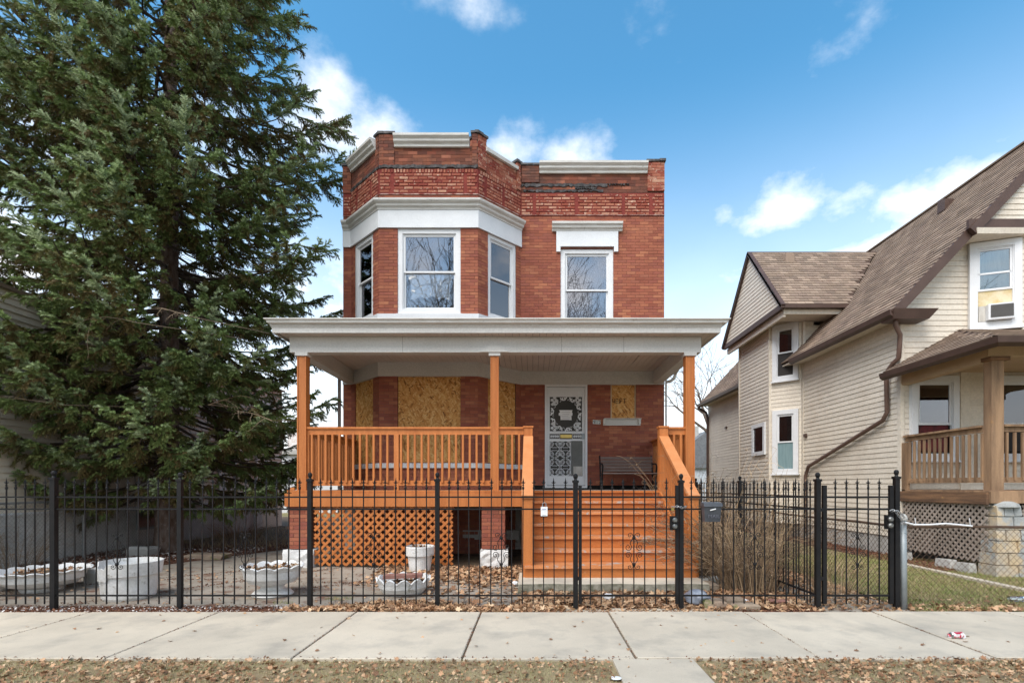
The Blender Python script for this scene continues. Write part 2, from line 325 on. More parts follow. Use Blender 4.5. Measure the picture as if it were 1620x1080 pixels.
def unitbox(name, mat, sx, sy, sz, bev=0.):     # origin at front lower left corner; x right, y back, z up
    m = MB()
    if bev:
        m.hexa([(0, bev, 0), (sx, bev, 0), (sx, sy, 0), (0, sy, 0)], [(0, bev, sz), (sx, bev, sz), (sx, sy, sz), (0, sy, sz)])
        m.v = []; m.f = []
        b = bev; vs = [(0, b, 0), (sx, b, 0), (sx, b, sz), (0, b, sz), (b, 0, b), (sx-b, 0, b), (sx-b, 0, sz-b), (b, 0, sz-b), (0, sy, 0), (sx, sy, 0), (sx, sy, sz), (0, sy, sz)]
        m.add(vs, [(4, 5, 6, 7), (0, 1, 5, 4), (1, 2, 6, 5), (2, 3, 7, 6), (3, 0, 4, 7), (8, 9, 1, 0), (9, 10, 2, 1), (10, 11, 3, 2), (11, 8, 0, 3), (9, 8, 11, 10)])
    else: m.box(0, sx, 0, sy, 0, sz)
    return m.mesh(name, mat)
def npmesh(name, verts, faces_flat, nper, mat, smooth=False):
    me = bpy.data.meshes.new(name); nv = len(verts); nf = len(faces_flat)//nper
    me.vertices.add(nv); me.vertices.foreach_set('co', np.asarray(verts, dtype=np.float32).ravel())
    me.loops.add(nf*nper); me.loops.foreach_set('vertex_index', np.asarray(faces_flat, dtype=np.int32).ravel())
    me.polygons.add(nf); me.polygons.foreach_set('loop_start', np.arange(0, nf*nper, nper, dtype=np.int32)); me.polygons.foreach_set('loop_total', np.full(nf, nper, dtype=np.int32))
    me.materials.append(mat); me.update(calc_edges=True); me.validate(); return me
def scatter(name, tv, tf, P, rot, scl, mat, parent=None, **k):
    """many small copies of template (tv, tri faces tf) joined into one mesh: P (n,3), rot (n,3,3), scl (n,)"""
    tv = np.asarray(tv, float); tf = np.asarray(tf, int); n = len(P)
    V = np.einsum('nij,kj->nki', rot, tv)*scl[:, None, None] + P[:, None, :]
    Fc = tf[None, :, :] + (np.arange(n)*len(tv))[:, None, None]
    if parent: V = V - np.array(wloc(parent))
    return link(name, npmesh(name, V.reshape(-1, 3), Fc.ravel(), 3, mat), parent, **k)
def rotm(yaw, tilt, roll):
    cy, sy = np.cos(yaw), np.sin(yaw); ct, st = np.cos(tilt), np.sin(tilt); cr_, sr = np.cos(roll), np.sin(roll); o = np.zeros_like(cy); e = o+1
    Z = np.stack([np.stack([cy, -sy, o], -1), np.stack([sy, cy, o], -1), np.stack([o, o, e], -1)], -2)
    X = np.stack([np.stack([e, o, o], -1), np.stack([o, ct, -st], -1), np.stack([o, st, ct], -1)], -2)
    Y = np.stack([np.stack([cr_, o, sr], -1), np.stack([o, e, o], -1), np.stack([-sr, o, cr_], -1)], -2)
    return Z @ X @ Y
# brick courses on a wall frame
BW, BH, BJ = .204, .0677, .0065
def overl(s0, s1, z0, z1, holes):
    return [h for h in holes if s1 > h[0]+.001 and s0 < h[1]-.001 and z1 > h[2]+.012 and z0 < h[3]-.012]
def bricks(mb, F, s0, s1, z0, z1, holes=(), d0=0., bw=BW, bh=BH, j=BJ, full=None, jit=.002, depth=.05):
    n = max(1, round((z1-z0)/bh)); h = (z1-z0)/n
    for r in range(n):
        za, zb = z0+r*h+j/2, z0+(r+1)*h-j/2; off = (bw/2 if r % 2 else 0)
        ivs = [(s0, s1)]
        for hh in overl(s0, s1, za, zb, holes):
            nv = []
            for a, b in ivs:
                if hh[0] > a: nv.append((a, min(b, hh[0])))
                if hh[1] < b: nv.append((max(a, hh[1]), b))
            ivs = [(a, b) for a, b in nv if b-a > .01]
        for a, b in ivs:
            s = s0 - off
            while s < b:
                x0, x1 = max(s, a)+j/2*(s > a), min(s+bw, b)-j/2*(s+bw < b)
                if x1-x0 > .03:
                    dd = d0 + random.uniform(-jit, jit)
                    if full is not None and len(full) < 300 and abs((x1-x0)-(bw-j)) < .002: full.append((F, x0, dd, za, h-j))
                    else: mb.box(x0, x1, dd-depth, dd, za, zb, F)
                s += bw
def wallback(mb, F, s0, s1, z0, z1, holes=(), d0=-.007, th=.3):
    cuts = sorted({s0, s1, *[min(max(h[0], s0), s1) for h in holes], *[min(max(h[1], s0), s1) for h in holes]})
    for a, b in zip(cuts, cuts[1:]):
        if b-a < 1e-4: continue
        hs = sorted([(h[2], h[3]) for h in holes if h[0] < (a+b)/2 < h[1]]); z = z0
        for p, q in hs:
            if p > z: mb.box(a, b, d0-th, d0, z, min(p, z1), F)
            z = max(z, q)
        if z < z1: mb.box(a, b, d0-th, d0, z, z1, F)
def frame4(mb, F, s0, s1, z0, z1, wd, d0, d1, top=None, bot=None):
    t = wd if top is None else top; b = wd if bot is None else bot
    mb.box(s0, s0+wd, d0, d1, z0, z1, F); mb.box(s1-wd, s1, d0, d1, z0, z1, F)
    mb.box(s0+wd, s1-wd, d0, d1, z1-t, z1, F); mb.box(s0+wd, s1-wd, d0, d1, z0, z0+b, F)
def dhwindow(par, F, s0, s1, z0, z1, glass=None, cas=.09, d=.02, mid=.5, mat=None, depth=.12, sill=True, glassL=None):
    mat = mat or mVinyl; glass = glass or mGlass
    m = MB(); frame4(m, F, s0, s1, z0, z1, cas, d-depth, d)
    frame4(m, F, s0+cas, s1-cas, z0+cas, z1-cas, .018, d-depth, d-.02)
    if sill: m.box(s0-.03, s1+.03, d-depth+.002, d+.035, z0-.035, z0-.001, F)
    w_ = m.build('window', mat, par)
    a, b, c, e = s0+cas+.018, s1-cas-.018, z0+cas+.018, z1-cas-.018; zm = c+(e-c)*mid
    u = MB(); frame4(u, F, a, b, zm-.02, e, .038, d-.065, d-.035); u.build('sash', mat, w_)
    l = MB(); frame4(l, F, a, b, c, zm+.02, .038, d-.10, d-.07); l.build('sash', mat, w_)
    B(a+.038, b-.038, d-.052, d-.048, zm+.018, e-.038, F).build('pane', glass, w_)
    B(a+.038, b-.038, d-.087, d-.083, c+.038, zm-.018, F).build('pane', glassL or glass, w_)
    return w_, (a, b, c, e, zm)

def lettering(name, text, size, ext, mat, par, loc, rx):
    cu = bpy.data.curves.new(name, 'FONT'); cu.body = text; cu.size = size; cu.extrude = ext
    t = bpy.data.objects.new(name, cu); me = bpy.data.meshes.new_from_object(t); bpy.data.objects.remove(t); bpy.data.curves.remove(cu)
    me.materials.clear(); me.materials.append(mat); return link(name, me, par, matrix=Matrix.Translation(loc) @ Matrix.Rotation(rx, 4, 'X'))
# ------------------------------------------------------------------ ground (setting)
def flat(name, pts, z, mat, th=.3, **k): return MB().poly([(x, y, z) for x, y in pts], th).build(name, mat, kind='structure', **k)
flat('ground', [(-400, -300), (400, -300), (400, 900), (-400, 900)], -.03, mTurf, .5)
flat('front_yard_soil', [(-14, 5.7), (7, 5.7), (7, 24), (-14, 24)], -.004, mSoil, .02)
flat('yard_pavement', [(-9.8, 6.12), (-.9, 6.12), (-.35, 6.05), (-.05, 6.9), (-.3, 8.0), (-1.6, 8.75), (-3.9, 9.25), (-4.6, 11.85), (-5.57, 11.7), (-6.83, 9.03), (-9.8, 9.1)], .012, mConcY, .02)
flat('mulch_bed', [(-9.8, 9.103), (-6.83, 9.033), (-5.58, 11.7), (-4.7, 13.5), (-9.1, 13.5), (-9.8, 12)], .03, mMulch, .04)
flat('fence_strip', [(-12, 5.78), (3.3, 5.78), (3.3, 6.118), (-12, 6.118)], .006, mMulch, .02)
flat('gate_apron', [(-.5, 5.765), (2.25, 5.765), (2.0, 6.02), (-.2, 6.02)], .012, mConc, .02)
flat('lawn', [(4.42, 5.78), (30, 5.78), (30, 30), (4.42, 30)], .014, mTurf, .02)
flat('gate_path', [(3.36, 5.77), (4.36, 5.77), (4.3, 7.5), (3.42, 7.4)], .010, mConcY, .02)
flat('neighbour_mulch', [(6.75, 8.6), (7.5, 8.6), (7.5, 22), (6.45, 22)], .030, mMulch, .02)
flat('parkway_strip', [(-30, 1.6), (30, 1.6), (30, 4.24), (-30, 4.24)], .004, mParkS, .03)
flat('lawn_edging', [(6.60, 6.2), (6.73, 6.2), (6.78, 9.4), (6.65, 9.4)], .05, mConc, .05)
B(-60, 60, 1.42, 1.6, -.16, .0).build('kerb', mConc, kind='structure')
flat('road', [(-200, -7.5), (200, -7.5), (200, 1.42), (-200, 1.42)], -.018, mAsph, .02)
flat('far_pavement', [(-100, -11.5), (100, -11.5), (100, -9.8), (-100, -9.8)], -.015, mConc, .014)
# sidewalk slabs, each its own piece; joints fall as in the photograph
sw = thing('sidewalk', None, None, (0, 5, 0)); sw['kind'] = 'structure'
def gx(u, v): Y = 810*CAMH/(v-768); return (u-843)*Y/810, Y
JX = [-7.97, -6.52, -4.98, -3.53, -1.99, -.585, .852, 2.37, 3.83, 5.3, 6.8, 8.3]
for a, b in zip(JX, JX[1:]):
    y0, y1 = 4.23+random.uniform(-.012, .012), 5.78; g_ = .008; dz = random.uniform(-.004, .006)
    m = MB(); e = .007; z1 = .03+dz
    m.box(a+g_, b-g_, y0, y1, -.08, z1-e)
    m.hexa([(a+g_, y0, z1-e), (b-g_, y0, z1-e), (b-g_, y1, z1-e), (a+g_, y1, z1-e)], [(a+g_+e, y0+e, z1), (b-g_-e, y0+e, z1), (b-g_-e, y1-e, z1), (a+g_+e, y1-e, z1)])
    m.build('slab', mConc, sw)
cwk = MB(); x0, x1 = .655, 1.315
cwk.box(x0, x1, 1.62, 4.21, -.06, .028); cwk.build('slab', mConc, sw)
# ------------------------------------------------------------------ brick house
Yw = 11.85
house = thing('brick_house', 'two storey red brick house with a bay window, boarded ground floor openings and peeling parapet', 'house', (-.65, Yw, 0))
P0, P1_, P2_, P3_, P4_, P5_ = (-4.39, Yw), (-4.20, Yw), (-3.285, 10.95), (-1.176, 10.95), (-.278, Yw), (3.04, Yw)
PATH = [P0, P1_, P2_, P3_, P4_, P5_]
FS = [Fr(a, b) for a, b in zip(PATH, PATH[1:])]
W = (.281, 1.12)     # opening on the angled faces
fr0, fr1 = .392, 1.738   # opening on the front bay face (s)
rw0, rw1 = .6437+.278+.0, 1.858+.278   # upper right window
HO = {1: [(W[0], W[1], 1.95, 3.80), (W[0], W[1], 5.11, 6.95)], 2: [(fr0, fr1, 1.95, 3.80), (fr0, fr1, 5.11, 6.95)],
      3: [(FS[3].L-W[1], FS[3].L-W[0], 1.95, 3.80), (FS[3].L-W[1], FS[3].L-W[0], 5.11, 6.95)],
      4: [(.556, 1.536, 1.36, 3.79), (2.077, 2.668, 3.0, 3.79), (.92, 2.14, 4.95, 6.92)], 0: []}
HO[1] = [(FS[1].L-W[0]-.839, FS[1].L-W[0], a, b) for _, _, a, b in HO[1]]
HO[3] = [(W[0], W[0]+.839, a, b) for _, _, a, b in HO[3]]
mbN, mbD, mbR, back, backR = MB(), MB(), MB(), MB(), MB(); full = []
for i, F in enumerate(FS):
    h = HO[i]; L_ = F.L; e0 = .2 if i in (1, 4) and i == 4 else 0; e1 = .2 if i == 3 else 0
    wallback(back, F, -e0, L_+e1, 0, 8.2 if i != 4 else 8.2, h)
    up = full if i in (2, 4) else None
    bricks(mbN, F, 0, L_, 5.05 if i == 2 else 4.85, 6.95 if i < 4 else 7.69, h, full=(full if i in (2, 3, 4) else None))
    bricks(mbN, F, 0, L_, 1.30, 3.80, h, full=(full if i == 2 else None))
    bricks(mbN, F, 0, L_, .0, 1.29, h)
    if i < 4: bricks(mbN, F, 0, L_, 7.50, 7.66, h)
    # peeling band
    wallback(backR, F, -e0, L_+e1, 7.68, 8.21, [], d0=.012, th=.3)
    for k in range(1):
        bricks(mbR, F, .02, L_-.02, 7.70, 8.12 if i < 4 else 8.19, [(x-.04, x+.04, 7, 9) for x in ({2: (.28, 1.84), 3: (.2, .72), 4: (.31, 1.28, 2.37, 3.0), 1: (.3, .95)}.get(i, ()))], d0=.022, j=.024, bh=.072, jit=.006)
    if i in (1, 2, 3):
        s = .06
        while s < L_-.06: mbR.box(s, s+.04, 0, .026+random.uniform(-.005, .006), 8.13, 8.20, F); s += .066
    zt = 8.70
    wallback(back, F, -e0, L_+e1, 8.21, zt, [])
    bricks(mbR if i == 3 else mbD, F, 0, L_, 8.23 if i < 4 else 8.44, zt-.03, [])
    if i == 4: bricks(mbD, F, 0, L_, 8.23, 8.44, [])
back.build('wall', mMortar, house)
backR.build('smeared_mortar_band', mMortarR, house, label='band of brick wall smeared with red paint')
mbN.build('brickwork', mBrick, house, kind='stuff'); mbD.build('parapet_brickwork', mBrickD, house, kind='stuff'); mbR.build('peeling_brickwork', mBrickR, house, kind='stuff', label='peeling red and white bricks in the band below the parapet')
bmesh_ = unitbox('brick', mBrick, BW-BJ, .05, BH-BJ, .003)
for F, s, d, z, h in full:
    link('brick', bmesh_, house, matrix=F.mat(s, d, z))
# parapet end piers with tar coated tops
def pier(F, s0, s1, z0, z1, mat=mBrickD, cap=True):
    m = MB(); m.box(s0, s1, -.28, -.001+.02, z0, z1, F); wb = m.build('parapet_pier', mMortar, house)
    m = MB(); bricks(m, F, s0-.001, s1+.001, z0, z1, [], d0=.03, depth=.3); m.build('brickwork', mat, wb, kind='stuff')
    if cap:
        m = MB(); n = max(2, round((s1-s0)/.12))
        for k in range(n):
            a, b = s0-.03+(s1-s0+.06)*k/n, s0-.03+(s1-s0+.06)*(k+1)/n; t = random.uniform(0, .02)
            m.box(a, b-.002, -.32, .055+random.uniform(-.01, .012), z1+.003+t*.4, z1+.045+t, F)
        m.build('coping', mTar, wb)
pier(FS[0], .0, .19, 8.2, 8.82); pier(FS[1], FS[1].L-.12, FS[1].L, 8.25, 8.93); pier(FS[2], 0.0, .32, 8.25, 8.94)
pier(FS[2], FS[2].L-.12, FS[2].L, 8.25, 8.96); pier(FS[3], 0, .22, 8.25, 8.95, mBrickR); pier(FS[3], FS[3].L-.14, FS[3].L-.02, 8.25, 8.86, mBrickR); pier(FS[4], .02, .42, 8.45, 8.84); pier(FS[4], 2.93, 3.318, 8.25, 8.92, mBrickR)
# white caps between the piers
capP = lambda z: [(-.1, z), (.05, z), (.06, z+.045), (.11, z+.085), (.115, z+.125), (.165, z+.17), (.17, z+.215), (-.1, z+.225)]
def capseg(F, s0, s1, z): MB().sweep([F(s0, 0, 0).xy, F(s1, 0, 0).xy], capP(z)).build('parapet_cap', mTrim, house)
capseg(FS[1], .05, FS[1].L-.1, 8.66); capseg(FS[2], .33, 1.93, 8.665); m_ = MB().hexa([FS[3](.2, .06, 8.68), FS[3](1.14, .06, 8.68), FS[3](1.14, -.2, 8.68), FS[3](.2, -.2, 8.68)], [FS[3](.2, .07, 8.76), FS[3](1.14, .07, 8.74), FS[3](1.14, -.2, 8.74), FS[3](.2, -.2, 8.76)]); m_.build('parapet_cap', mTrim, house); capseg(FS[4], .43, 2.92, 8.655)
# tar flashing band: lumpy strip
def tar(F, s0, s1, zc, hh, drop=0., d=.03, n=40):
    m = MB(); last = None
    for k in range(n+1):
        s = s0+(s1-s0)*k/n; a = zc-hh/2+random.uniform(-.018, .018)-drop*random.random(); b = zc+hh/2+random.uniform(-.012, .012); dd = d*.5+random.uniform(0, .012)
        cur = [F(s, -.02, a), F(s, dd, a+.01), F(s, dd+.01, b-.02), F(s, -.02, b)]
        if last: nn_ = len(m.v); m.add(last+cur, [(0, 1, 5, 4), (1, 2, 6, 5), (2, 3, 7, 6), (3, 0, 4, 7)])
        last = cur
    m.build('tar_flashing', mTar, house)
tar(FS[0], 0, FS[0].L, 8.25, .07); tar(FS[1], 0, FS[1].L, 8.25, .075, d=.045); tar(FS[2], 0, FS[2].L, 8.262, .085, d=.05)
tar(FS[4], .02, 2.0, 8.40, .075, .02); tar(FS[4], .05, 1.9, 8.27, .05, .03); tar(FS[4], 1.25, 1.75, 8.33, .06, .02); tar(FS[4], 1.9, 2.5, 8.42, .03, .03)
# pale mortar line under the band
for i, F in enumerate(FS): B(0, F.L, -.02, .024, 7.665 if i < 4 else 7.692, 7.682 if i < 4 else 7.704, F).build('mortar_line', M('pale_mortar_%d' % i, (.50, .36, .31), (.22, .06, .045), scale=9, rough=.9), house)
# bay cornice, frieze, sills
bay = [P0, P1_, P2_, P3_, P4_]
MB().sweep(bay, [(-.1, 6.953), (.035, 6.953), (.035, 7.33), (-.1, 7.33)]).build('frieze', mWhite, house)
MB().sweep(bay, [(-.1, 7.331), (.05, 7.331), (.055, 7.36), (.10, 7.39), (.11, 7.43), (.155, 7.455), (.17, 7.475), (.175, 7.51), (-.1, 7.53)]).build('cornice', mTrim, house)
MB().sweep([FS[1](.02, 0, 0).xy, P2_, P3_, FS[3](1.25, 0, 0).xy], [(-.13, 5.02), (.05, 5.02), (.055, 5.11), (-.13, 5.125)]).build('sill', mWhite, house)
MB().sweep([FS[1](.0, 0, 0).xy, P2_, P3_, FS[3](1.27, 0, 0).xy], [(-.13, 1.83), (.05, 1.83), (.055, 1.93), (-.13, 1.95)]).build('sill', mWhite, house)
MB().sweep(PATH, [(-.1, 3.785), (.04, 3.785), (.04, 4.10), (-.1, 4.10)]).build('porch_ceiling_band', mAlum, house)
# lintel of the upper right window
F = FS[4]
m = MB(); m.box(.82, 2.245, -.05, .05, 6.965, 7.315, F); m.box(.82, .915, -.05, .05, 6.845, 6.964, F); m.box(2.15, 2.245, -.05, .05, 6.845, 6.964, F); lt = m.build('lintel', mWhite, house)
MB().sweep([F(.72, 0, 0).xy, F(2.34, 0, 0).xy], [(-.05, 7.316), (.055, 7.316), (.065, 7.35), (.105, 7.375), (.115, 7.415), (.155, 7.445), (.16, 7.49), (-.05, 7.50)]).build('lintel_crown', mTrim, lt)
# upper windows
w2, q = dhwindow(house, FS[2], fr0, fr1, 5.13, 6.95, cas=.10, d=-.02)
m = MB(); n1 = 9
F = FS[2]; a, b, c, e, zm = q
vs = []; NX, NZ = 12, 9
for j in range(NZ+1):
    for i in range(NX+1):
        fx = i/NX; fz = j/NZ; half = .42+.10*fz; s = (a+b)/2+.01+(fx-.5)*2*half*(1-.10*math.sin(fz*3)); vs.append(F(s, -.112+random.uniform(-.016, .012), zm-.02-(1-fz)*(.50+.09*abs(fx-.45)+.03*math.sin(i*1.7))))
m.add(vs, [(j*(NX+1)+i, j*(NX+1)+i+1, (j+1)*(NX+1)+i+1, (j+1)*(NX+1)+i) for j in range(NZ) for i in range(NX)])
m.build('crumpled_paper', mPaperW, w2)
m = MB()
for k in range(9):
    if k in (3,): continue
    s = a+.11+k*.075; m.box(s, s+.022, -.25, -.23, c, c+.13, F)
m.box(a+.08, a+.8, -.26, -.225, c+.0, c+.03, F); m.build('radiator_slat', mCurtY, w2)
w1, _ = dhwindow(house, FS[1], HO[1][1][0], HO[1][1][1], 5.13, 6.95, cas=.09, d=-.02, glass=mGlassD)
w3, q3 = dhwindow(house, FS[3], HO[3][1][0], HO[3][1][1], 5.13, 6.95, cas=.08, d=-.02)
F = FS[3]; a, b, c, e, zm = q3
m = MB(); vs = []
for j in range(8):
    for i in range(7):
        s = a+.02+(b-a-.04)*i/6*(1 if j > 3 else .62+.1*random.random()); vs.append(F(s, -.20+random.uniform(-.02, .02), c+(zm-c)*j/7))
m.add(vs, [(j*7+i, j*7+i+1, (j+1)*7+i+1, (j+1)*7+i) for j in range(7) for i in range(6)]); m.build('torn_plastic_sheet', mCurt, w3)
m = MB(); vs = []
for i in range(25): vs += [F(a+(b-a)*i/24, -.22+.012*(i % 2), zm), F(a+(b-a)*i/24, -.22+.012*(i % 2), e)]
m.add(vs, [(2*i, 2*i+2, 2*i+3, 2*i+1) for i in range(24)]); m.build('curtain', mCurt, w3)
w4, q4 = dhwindow(house, FS[4], .92, 2.14, 5.05, 6.93, cas=.10, d=-.02)
a, b, c, e, zm = q4; F = FS[4]; vs = []
m = MB()
for i in range(31): vs += [F(a+(b-a)*i/30, -.26+.014*(i % 2), c), F(a+(b-a)*i/30, -.26+.014*(i % 2), e)]
m.add(vs, [(2*i, 2*i+2, 2*i+3, 2*i+1) for i in range(30)]); m.build('curtain', M('grey_blind', (.42, .40, .42), (.36, .34, .37), rough=.9), w4)
# boards over the ground floor openings
for i in (1, 2, 3):
    a, b = HO[i][0][:2]; B(a+.004, b-.004, -.05, -.03, 1.955, 3.783, FS[i]).build('window_board', mOSB, house)
F = FS[4]
wb = B(2.08, 2.665, -.05, -.03, 3.003, 3.783, F).build('window_board', mOSB, house)
for a in (2.079, 2.635): B(a, a+.03, -.029, -.018, 3.003, 3.783, F).build('batten', mTanB, wb)
ink = M('black_marker', (.02, .018, .016), rough=.8)
def stroke(lst, s0, z0, sc, w_=.015):
    m = MB()
    for pl in lst: m.tube([F(s0+x*sc, -.026, z0+y*sc) for x, y in pl], w_/2, 4)
    m.build('marker_writing', ink, wb)
stroke([[(0, 1), (0, .35), (.6, .35)], [(.45, 1), (.45, 0)], [(1.4, 1), (.8, 1), (.8, 0), (1.4, 0)], [(.8, .5), (1.3, .5)], [(2.2, 1), (1.65, 1), (1.65, 0)], [(1.65, .5), (2.1, .5)],
        [(2.4, 1), (3.1, 1)], [(2.75, 1), (2.7, 0)]], 2.12, 3.36, .105)
m = MB(); m.box(1.92, 2.78, -.05, .08, 2.985, 3.002, F); m.box(1.90, 2.76, -.05, .05, 2.84, 2.87, F); m.box(1.90, 1.96, -.05, .07, 2.871, 2.984, F); m.box(2.71, 2.765, -.05, .07, 2.871, 2.984, F); m.box(1.961, 2.709, -.05, .03, 2.871, 2.984, F)
m.build('sill', M('cream_sill', (.56, .54, .50), rough=.6), house)
# house number tiles
nt_ = MB()
for k in range(3): nt_.box(1.665+k*.062, 1.720+k*.062, 0, .012, 2.88-.006*k, 2.975-.006*k, F)
hn = nt_.build('house_number', M('pale_tile', (.62, .66, .64), rough=.5), house)
for k, ch in enumerate('912'):
    lettering('numeral', ch, .11, .001, mIron, hn, F(1.67+k*.062, .014, 2.888-.006*k), PI/2)
# front door
D = FS[4]
fm = MB(); frame4(fm, D, .556, 1.536, 1.40, 3.786, .05, -.14, .03); door = fm.build('front_door', mVinyl, house)
m = MB(); x0, x1 = .61, 1.482
m.box(x0, .658, -.05, -.01, 1.45, 3.73, D); m.box(1.43, x1, -.05, -.01, 1.45, 3.73, D)
for za, zb in ((3.52, 3.73), (2.66, 2.70), (2.49, 2.53), (1.45, 1.675)): m.box(.6585, 1.4295, -.049, -.011, za, zb, D)
m.box(.69, 1.40, -.0105, -.004, 3.56, 3.69, D); m.box(.69, 1.40, -.0105, -.004, 1.49, 1.63, D)
m.build('storm_door_frame', mVinyl, door)
B(.6585, 1.4295, -.034, -.030, 1.676, 3.519, D).build('door_screen', M('door_mesh', (.045, .045, .040), (.065, .06, .055), rough=.7), door)
B(1.18, 1.425, -.0285, -.026, 1.68, 2.488, D).build('pane', M('dusty_glass', (.10, .10, .09), (.14, .14, .13), rough=.3), door); B(1.22, 1.425, -.0245, -.023, 1.685, 1.90, D).build('paper_sheet', mCurt, door)
gl = MB()
def lobe(s, z, ang, ln, wd):
    c_, s_ = math.cos(ang), math.sin(ang); pts = [(0, 0), (.35, .5), (.7, .42), (1, 0), (.7, -.42), (.35, -.5)]
    q = [(s+c_*x*ln-s_*y*wd, z+s_*x*ln+c_*y*wd) for x, y in pts]
    gl.add([D(a, -.012, b) for a, b in q]+[D(a, -.022, b) for a, b in q], [(5, 4, 3, 2, 1, 0)[::-1], (6, 7, 8, 9, 10, 11)]+[(i, (i+1) % 6, (i+1) % 6+6, i+6) for i in range(6)])
cx, cz, RX, RZ = 1.044, 3.11, .265, .30
rr = random.Random(5)
for k in range(20):
    th = 2*PI*k/20; ox, oz = cx+(RX+.045)*math.cos(th), cz+(RZ+.045)*math.sin(th)
    (k % 2 == 0) and gl.tube([D(cx+(RX+.03+.02*math.sin(j*2.1+k))*math.cos(th+j*.07), -.016, cz+(RZ+.03+.02*math.sin(j*2.1+k))*math.sin(th+j*.07)) for j in range(4)], .006, 4)
    for dth in (-.9, 0, .9): lobe(ox, oz, th+dth*1.3+(.9 if k % 2 else -.8), .066, .034)
for sx in (-1, 1):
    for sz in (-1, 1):
        for rad in (.38, .45):
            for th in (.62, .78, .95):
                ox, oz = cx+sx*rad*math.cos(th), cz+sz*rad*1.02*math.sin(th)
                if abs(ox-cx) < .365 and abs(oz-cz) < .39:
                    for d_ in range(5): lobe(ox, oz, d_*1.256+th*3, .045, .028)
SX = 1.24
for cxx in (.785, 1.035):
    for cz_ in (1.88, 2.30):
        for sx in (-1, 1):
            for sz in (-1, 1):
                P = [(.0, .035), (.04, .03), (.055, .06), (.03, .09), (.012, .13), (.05, .155), (.085, .14), (.08, .105), (.05, .10)]
                gl.tube([D(cxx+sx*x*SX, -.016, cz_+sz*y) for x, y in P], .0085, 4)
                P = [(.09, .0), (.07, .03), (.085, .07), (.095, .12), (.06, .19), (.02, .175), (.01, .205)]
                gl.tube([D(cxx+sx*x*SX, -.016, cz_+sz*y) for x, y in P], .0075, 4)
                for (x, y, an) in ((.03, .09, 1.1), (.085, .14, .5), (.05, .16, 1.9), (.055, .05, 0), (.03, .19, 1.5), (.09, .02, 1.2)): lobe(cxx+sx*x*SX, cz_+sz*y, an if (sx > 0 and sz > 0) else (PI-an if sz > 0 else (-an if sx > 0 else PI+an)), .035, .024)
for sx0 in (.68, 1.21):
    for k in range(4):
        for d_ in range(5): lobe(sx0+.03+k*.05, 2.595, d_*1.256+k, .036, .022)
frame4(gl, D, .665, .905, 2.535, 2.655, .008, -.02, -.012); frame4(gl, D, 1.19, 1.38, 2.535, 2.655, .008, -.02, -.012)
frame4(gl, D, .66, 1.428, 2.702, 3.518, .012, -.02, -.012); frame4(gl, D, .66, 1.165, 1.68, 2.488, .01, -.02, -.012)
gl.build('ornamental_grille', mVinyl, door)
B(.915, 1.18, -.02, -.002, 2.555, 2.635, D).build('mail_slot', mBrass, door); B(1.40, 1.475, -.01, .012, 2.53, 2.66, D).build('lock_plate', mGalv, door)
hd = MB(); hd.tube([D(1.44, .012, 2.625), D(1.44, .05, 2.625)], .02, 10); hd.tube([D(1.44, .012, 2.56), D(1.44, .03, 2.56)], .016, 10); hd.build('handle', mGalv, door)
m = MB(); P = [(-.155, .10), (.155, .10), (.14, .05), (.155, .035), (.155, -.02), (.13, -.035), (.135, -.13), (-.12, -.13), (-.125, -.035), (-.165, -.02), (-.165, .03), (-.13, .05)]
P = [(1.04+x, 3.10+z) for x, z in P]; m.add([D(a, -.004, b) for a, b in P]+[D(a, -.008, b) for a, b in P], [tuple(range(12))[::-1], tuple(range(12, 24))]+[(i, (i+1) % 12, (i+1) % 12+12, i+12) for i in range(12)])
pn = m.build('door_notice', mPaperW, door)
m = MB()
for k in range(5): m.box(.94+.02*(k % 2), 1.14-.02*(k % 3), -.0035, -.0025, 3.15-.045*k, 3.157-.045*k, D)
m.build('notice_text_line', M('grey_ink', (.35, .35, .36)), pn)
# dark base strip, interior, side and back walls, roof
B(0, FS[4].L, .0, .02, 1.30, 1.46, D).build('base_strip', mBlk, house)
m = MB(); m.box(-4.39, -4.10, Yw+.31, 24, 0, 8.6); m.box(2.74, 3.04, Yw+.31, 24, 0, 8.6); m.box(-4.09, 2.73, 23.7, 24, 0, 8.6); m.build('side_wall', mBrick, house)
MB().poly([(-4.08, 12.0, 8.5), (-3.2, 11.25, 8.5), (-1.25, 11.25, 8.5), (-.4, 12.1, 8.5), (2.73, 12.16, 8.5), (2.73, 23.69, 8.3), (-4.08, 23.69, 8.3)], .2).build('flat_roof', mTar, house)
m = MB(); m.box(-4.08, 2.73, 13.6, 13.7, 0, 8.2); m.poly([(-4.0, 11.95, 4.75), (-3.2, 11.2, 4.75), (-1.2, 11.2, 4.75), (-.3, 12.15, 4.75), (2.7, 12.16, 4.75), (2.7, 13.59, 4.75), (-4.0, 13.59, 4.75)], .2); m.build('interior_wall', M('room_wall', (.17, .15, .13), rough=.9), house)
# downspouts
m = MB(); m.tube([(-4.46, 11.80, 5.3), (-4.46, 11.80, .1)], .04, 8); m.build('downspout', M('grey_pipe', (.20, .17, .16), rough=.5), house)
m = MB(); m.tube([(3.075, 11.82, 3.95), (3.075, 11.82, .1)], .022, 6); m.build('downspout', mTrim, house)
m = MB(); m.tube([(3.06, 11.7, 3.82), (3.12, 11.65, 3.82), (3.2, 11.6, 3.88), (3.22, 11.55, 3.98), (3.22, 11.3, 4.06)], .035, 8); m.build('downspout_elbow', mTrim, house)
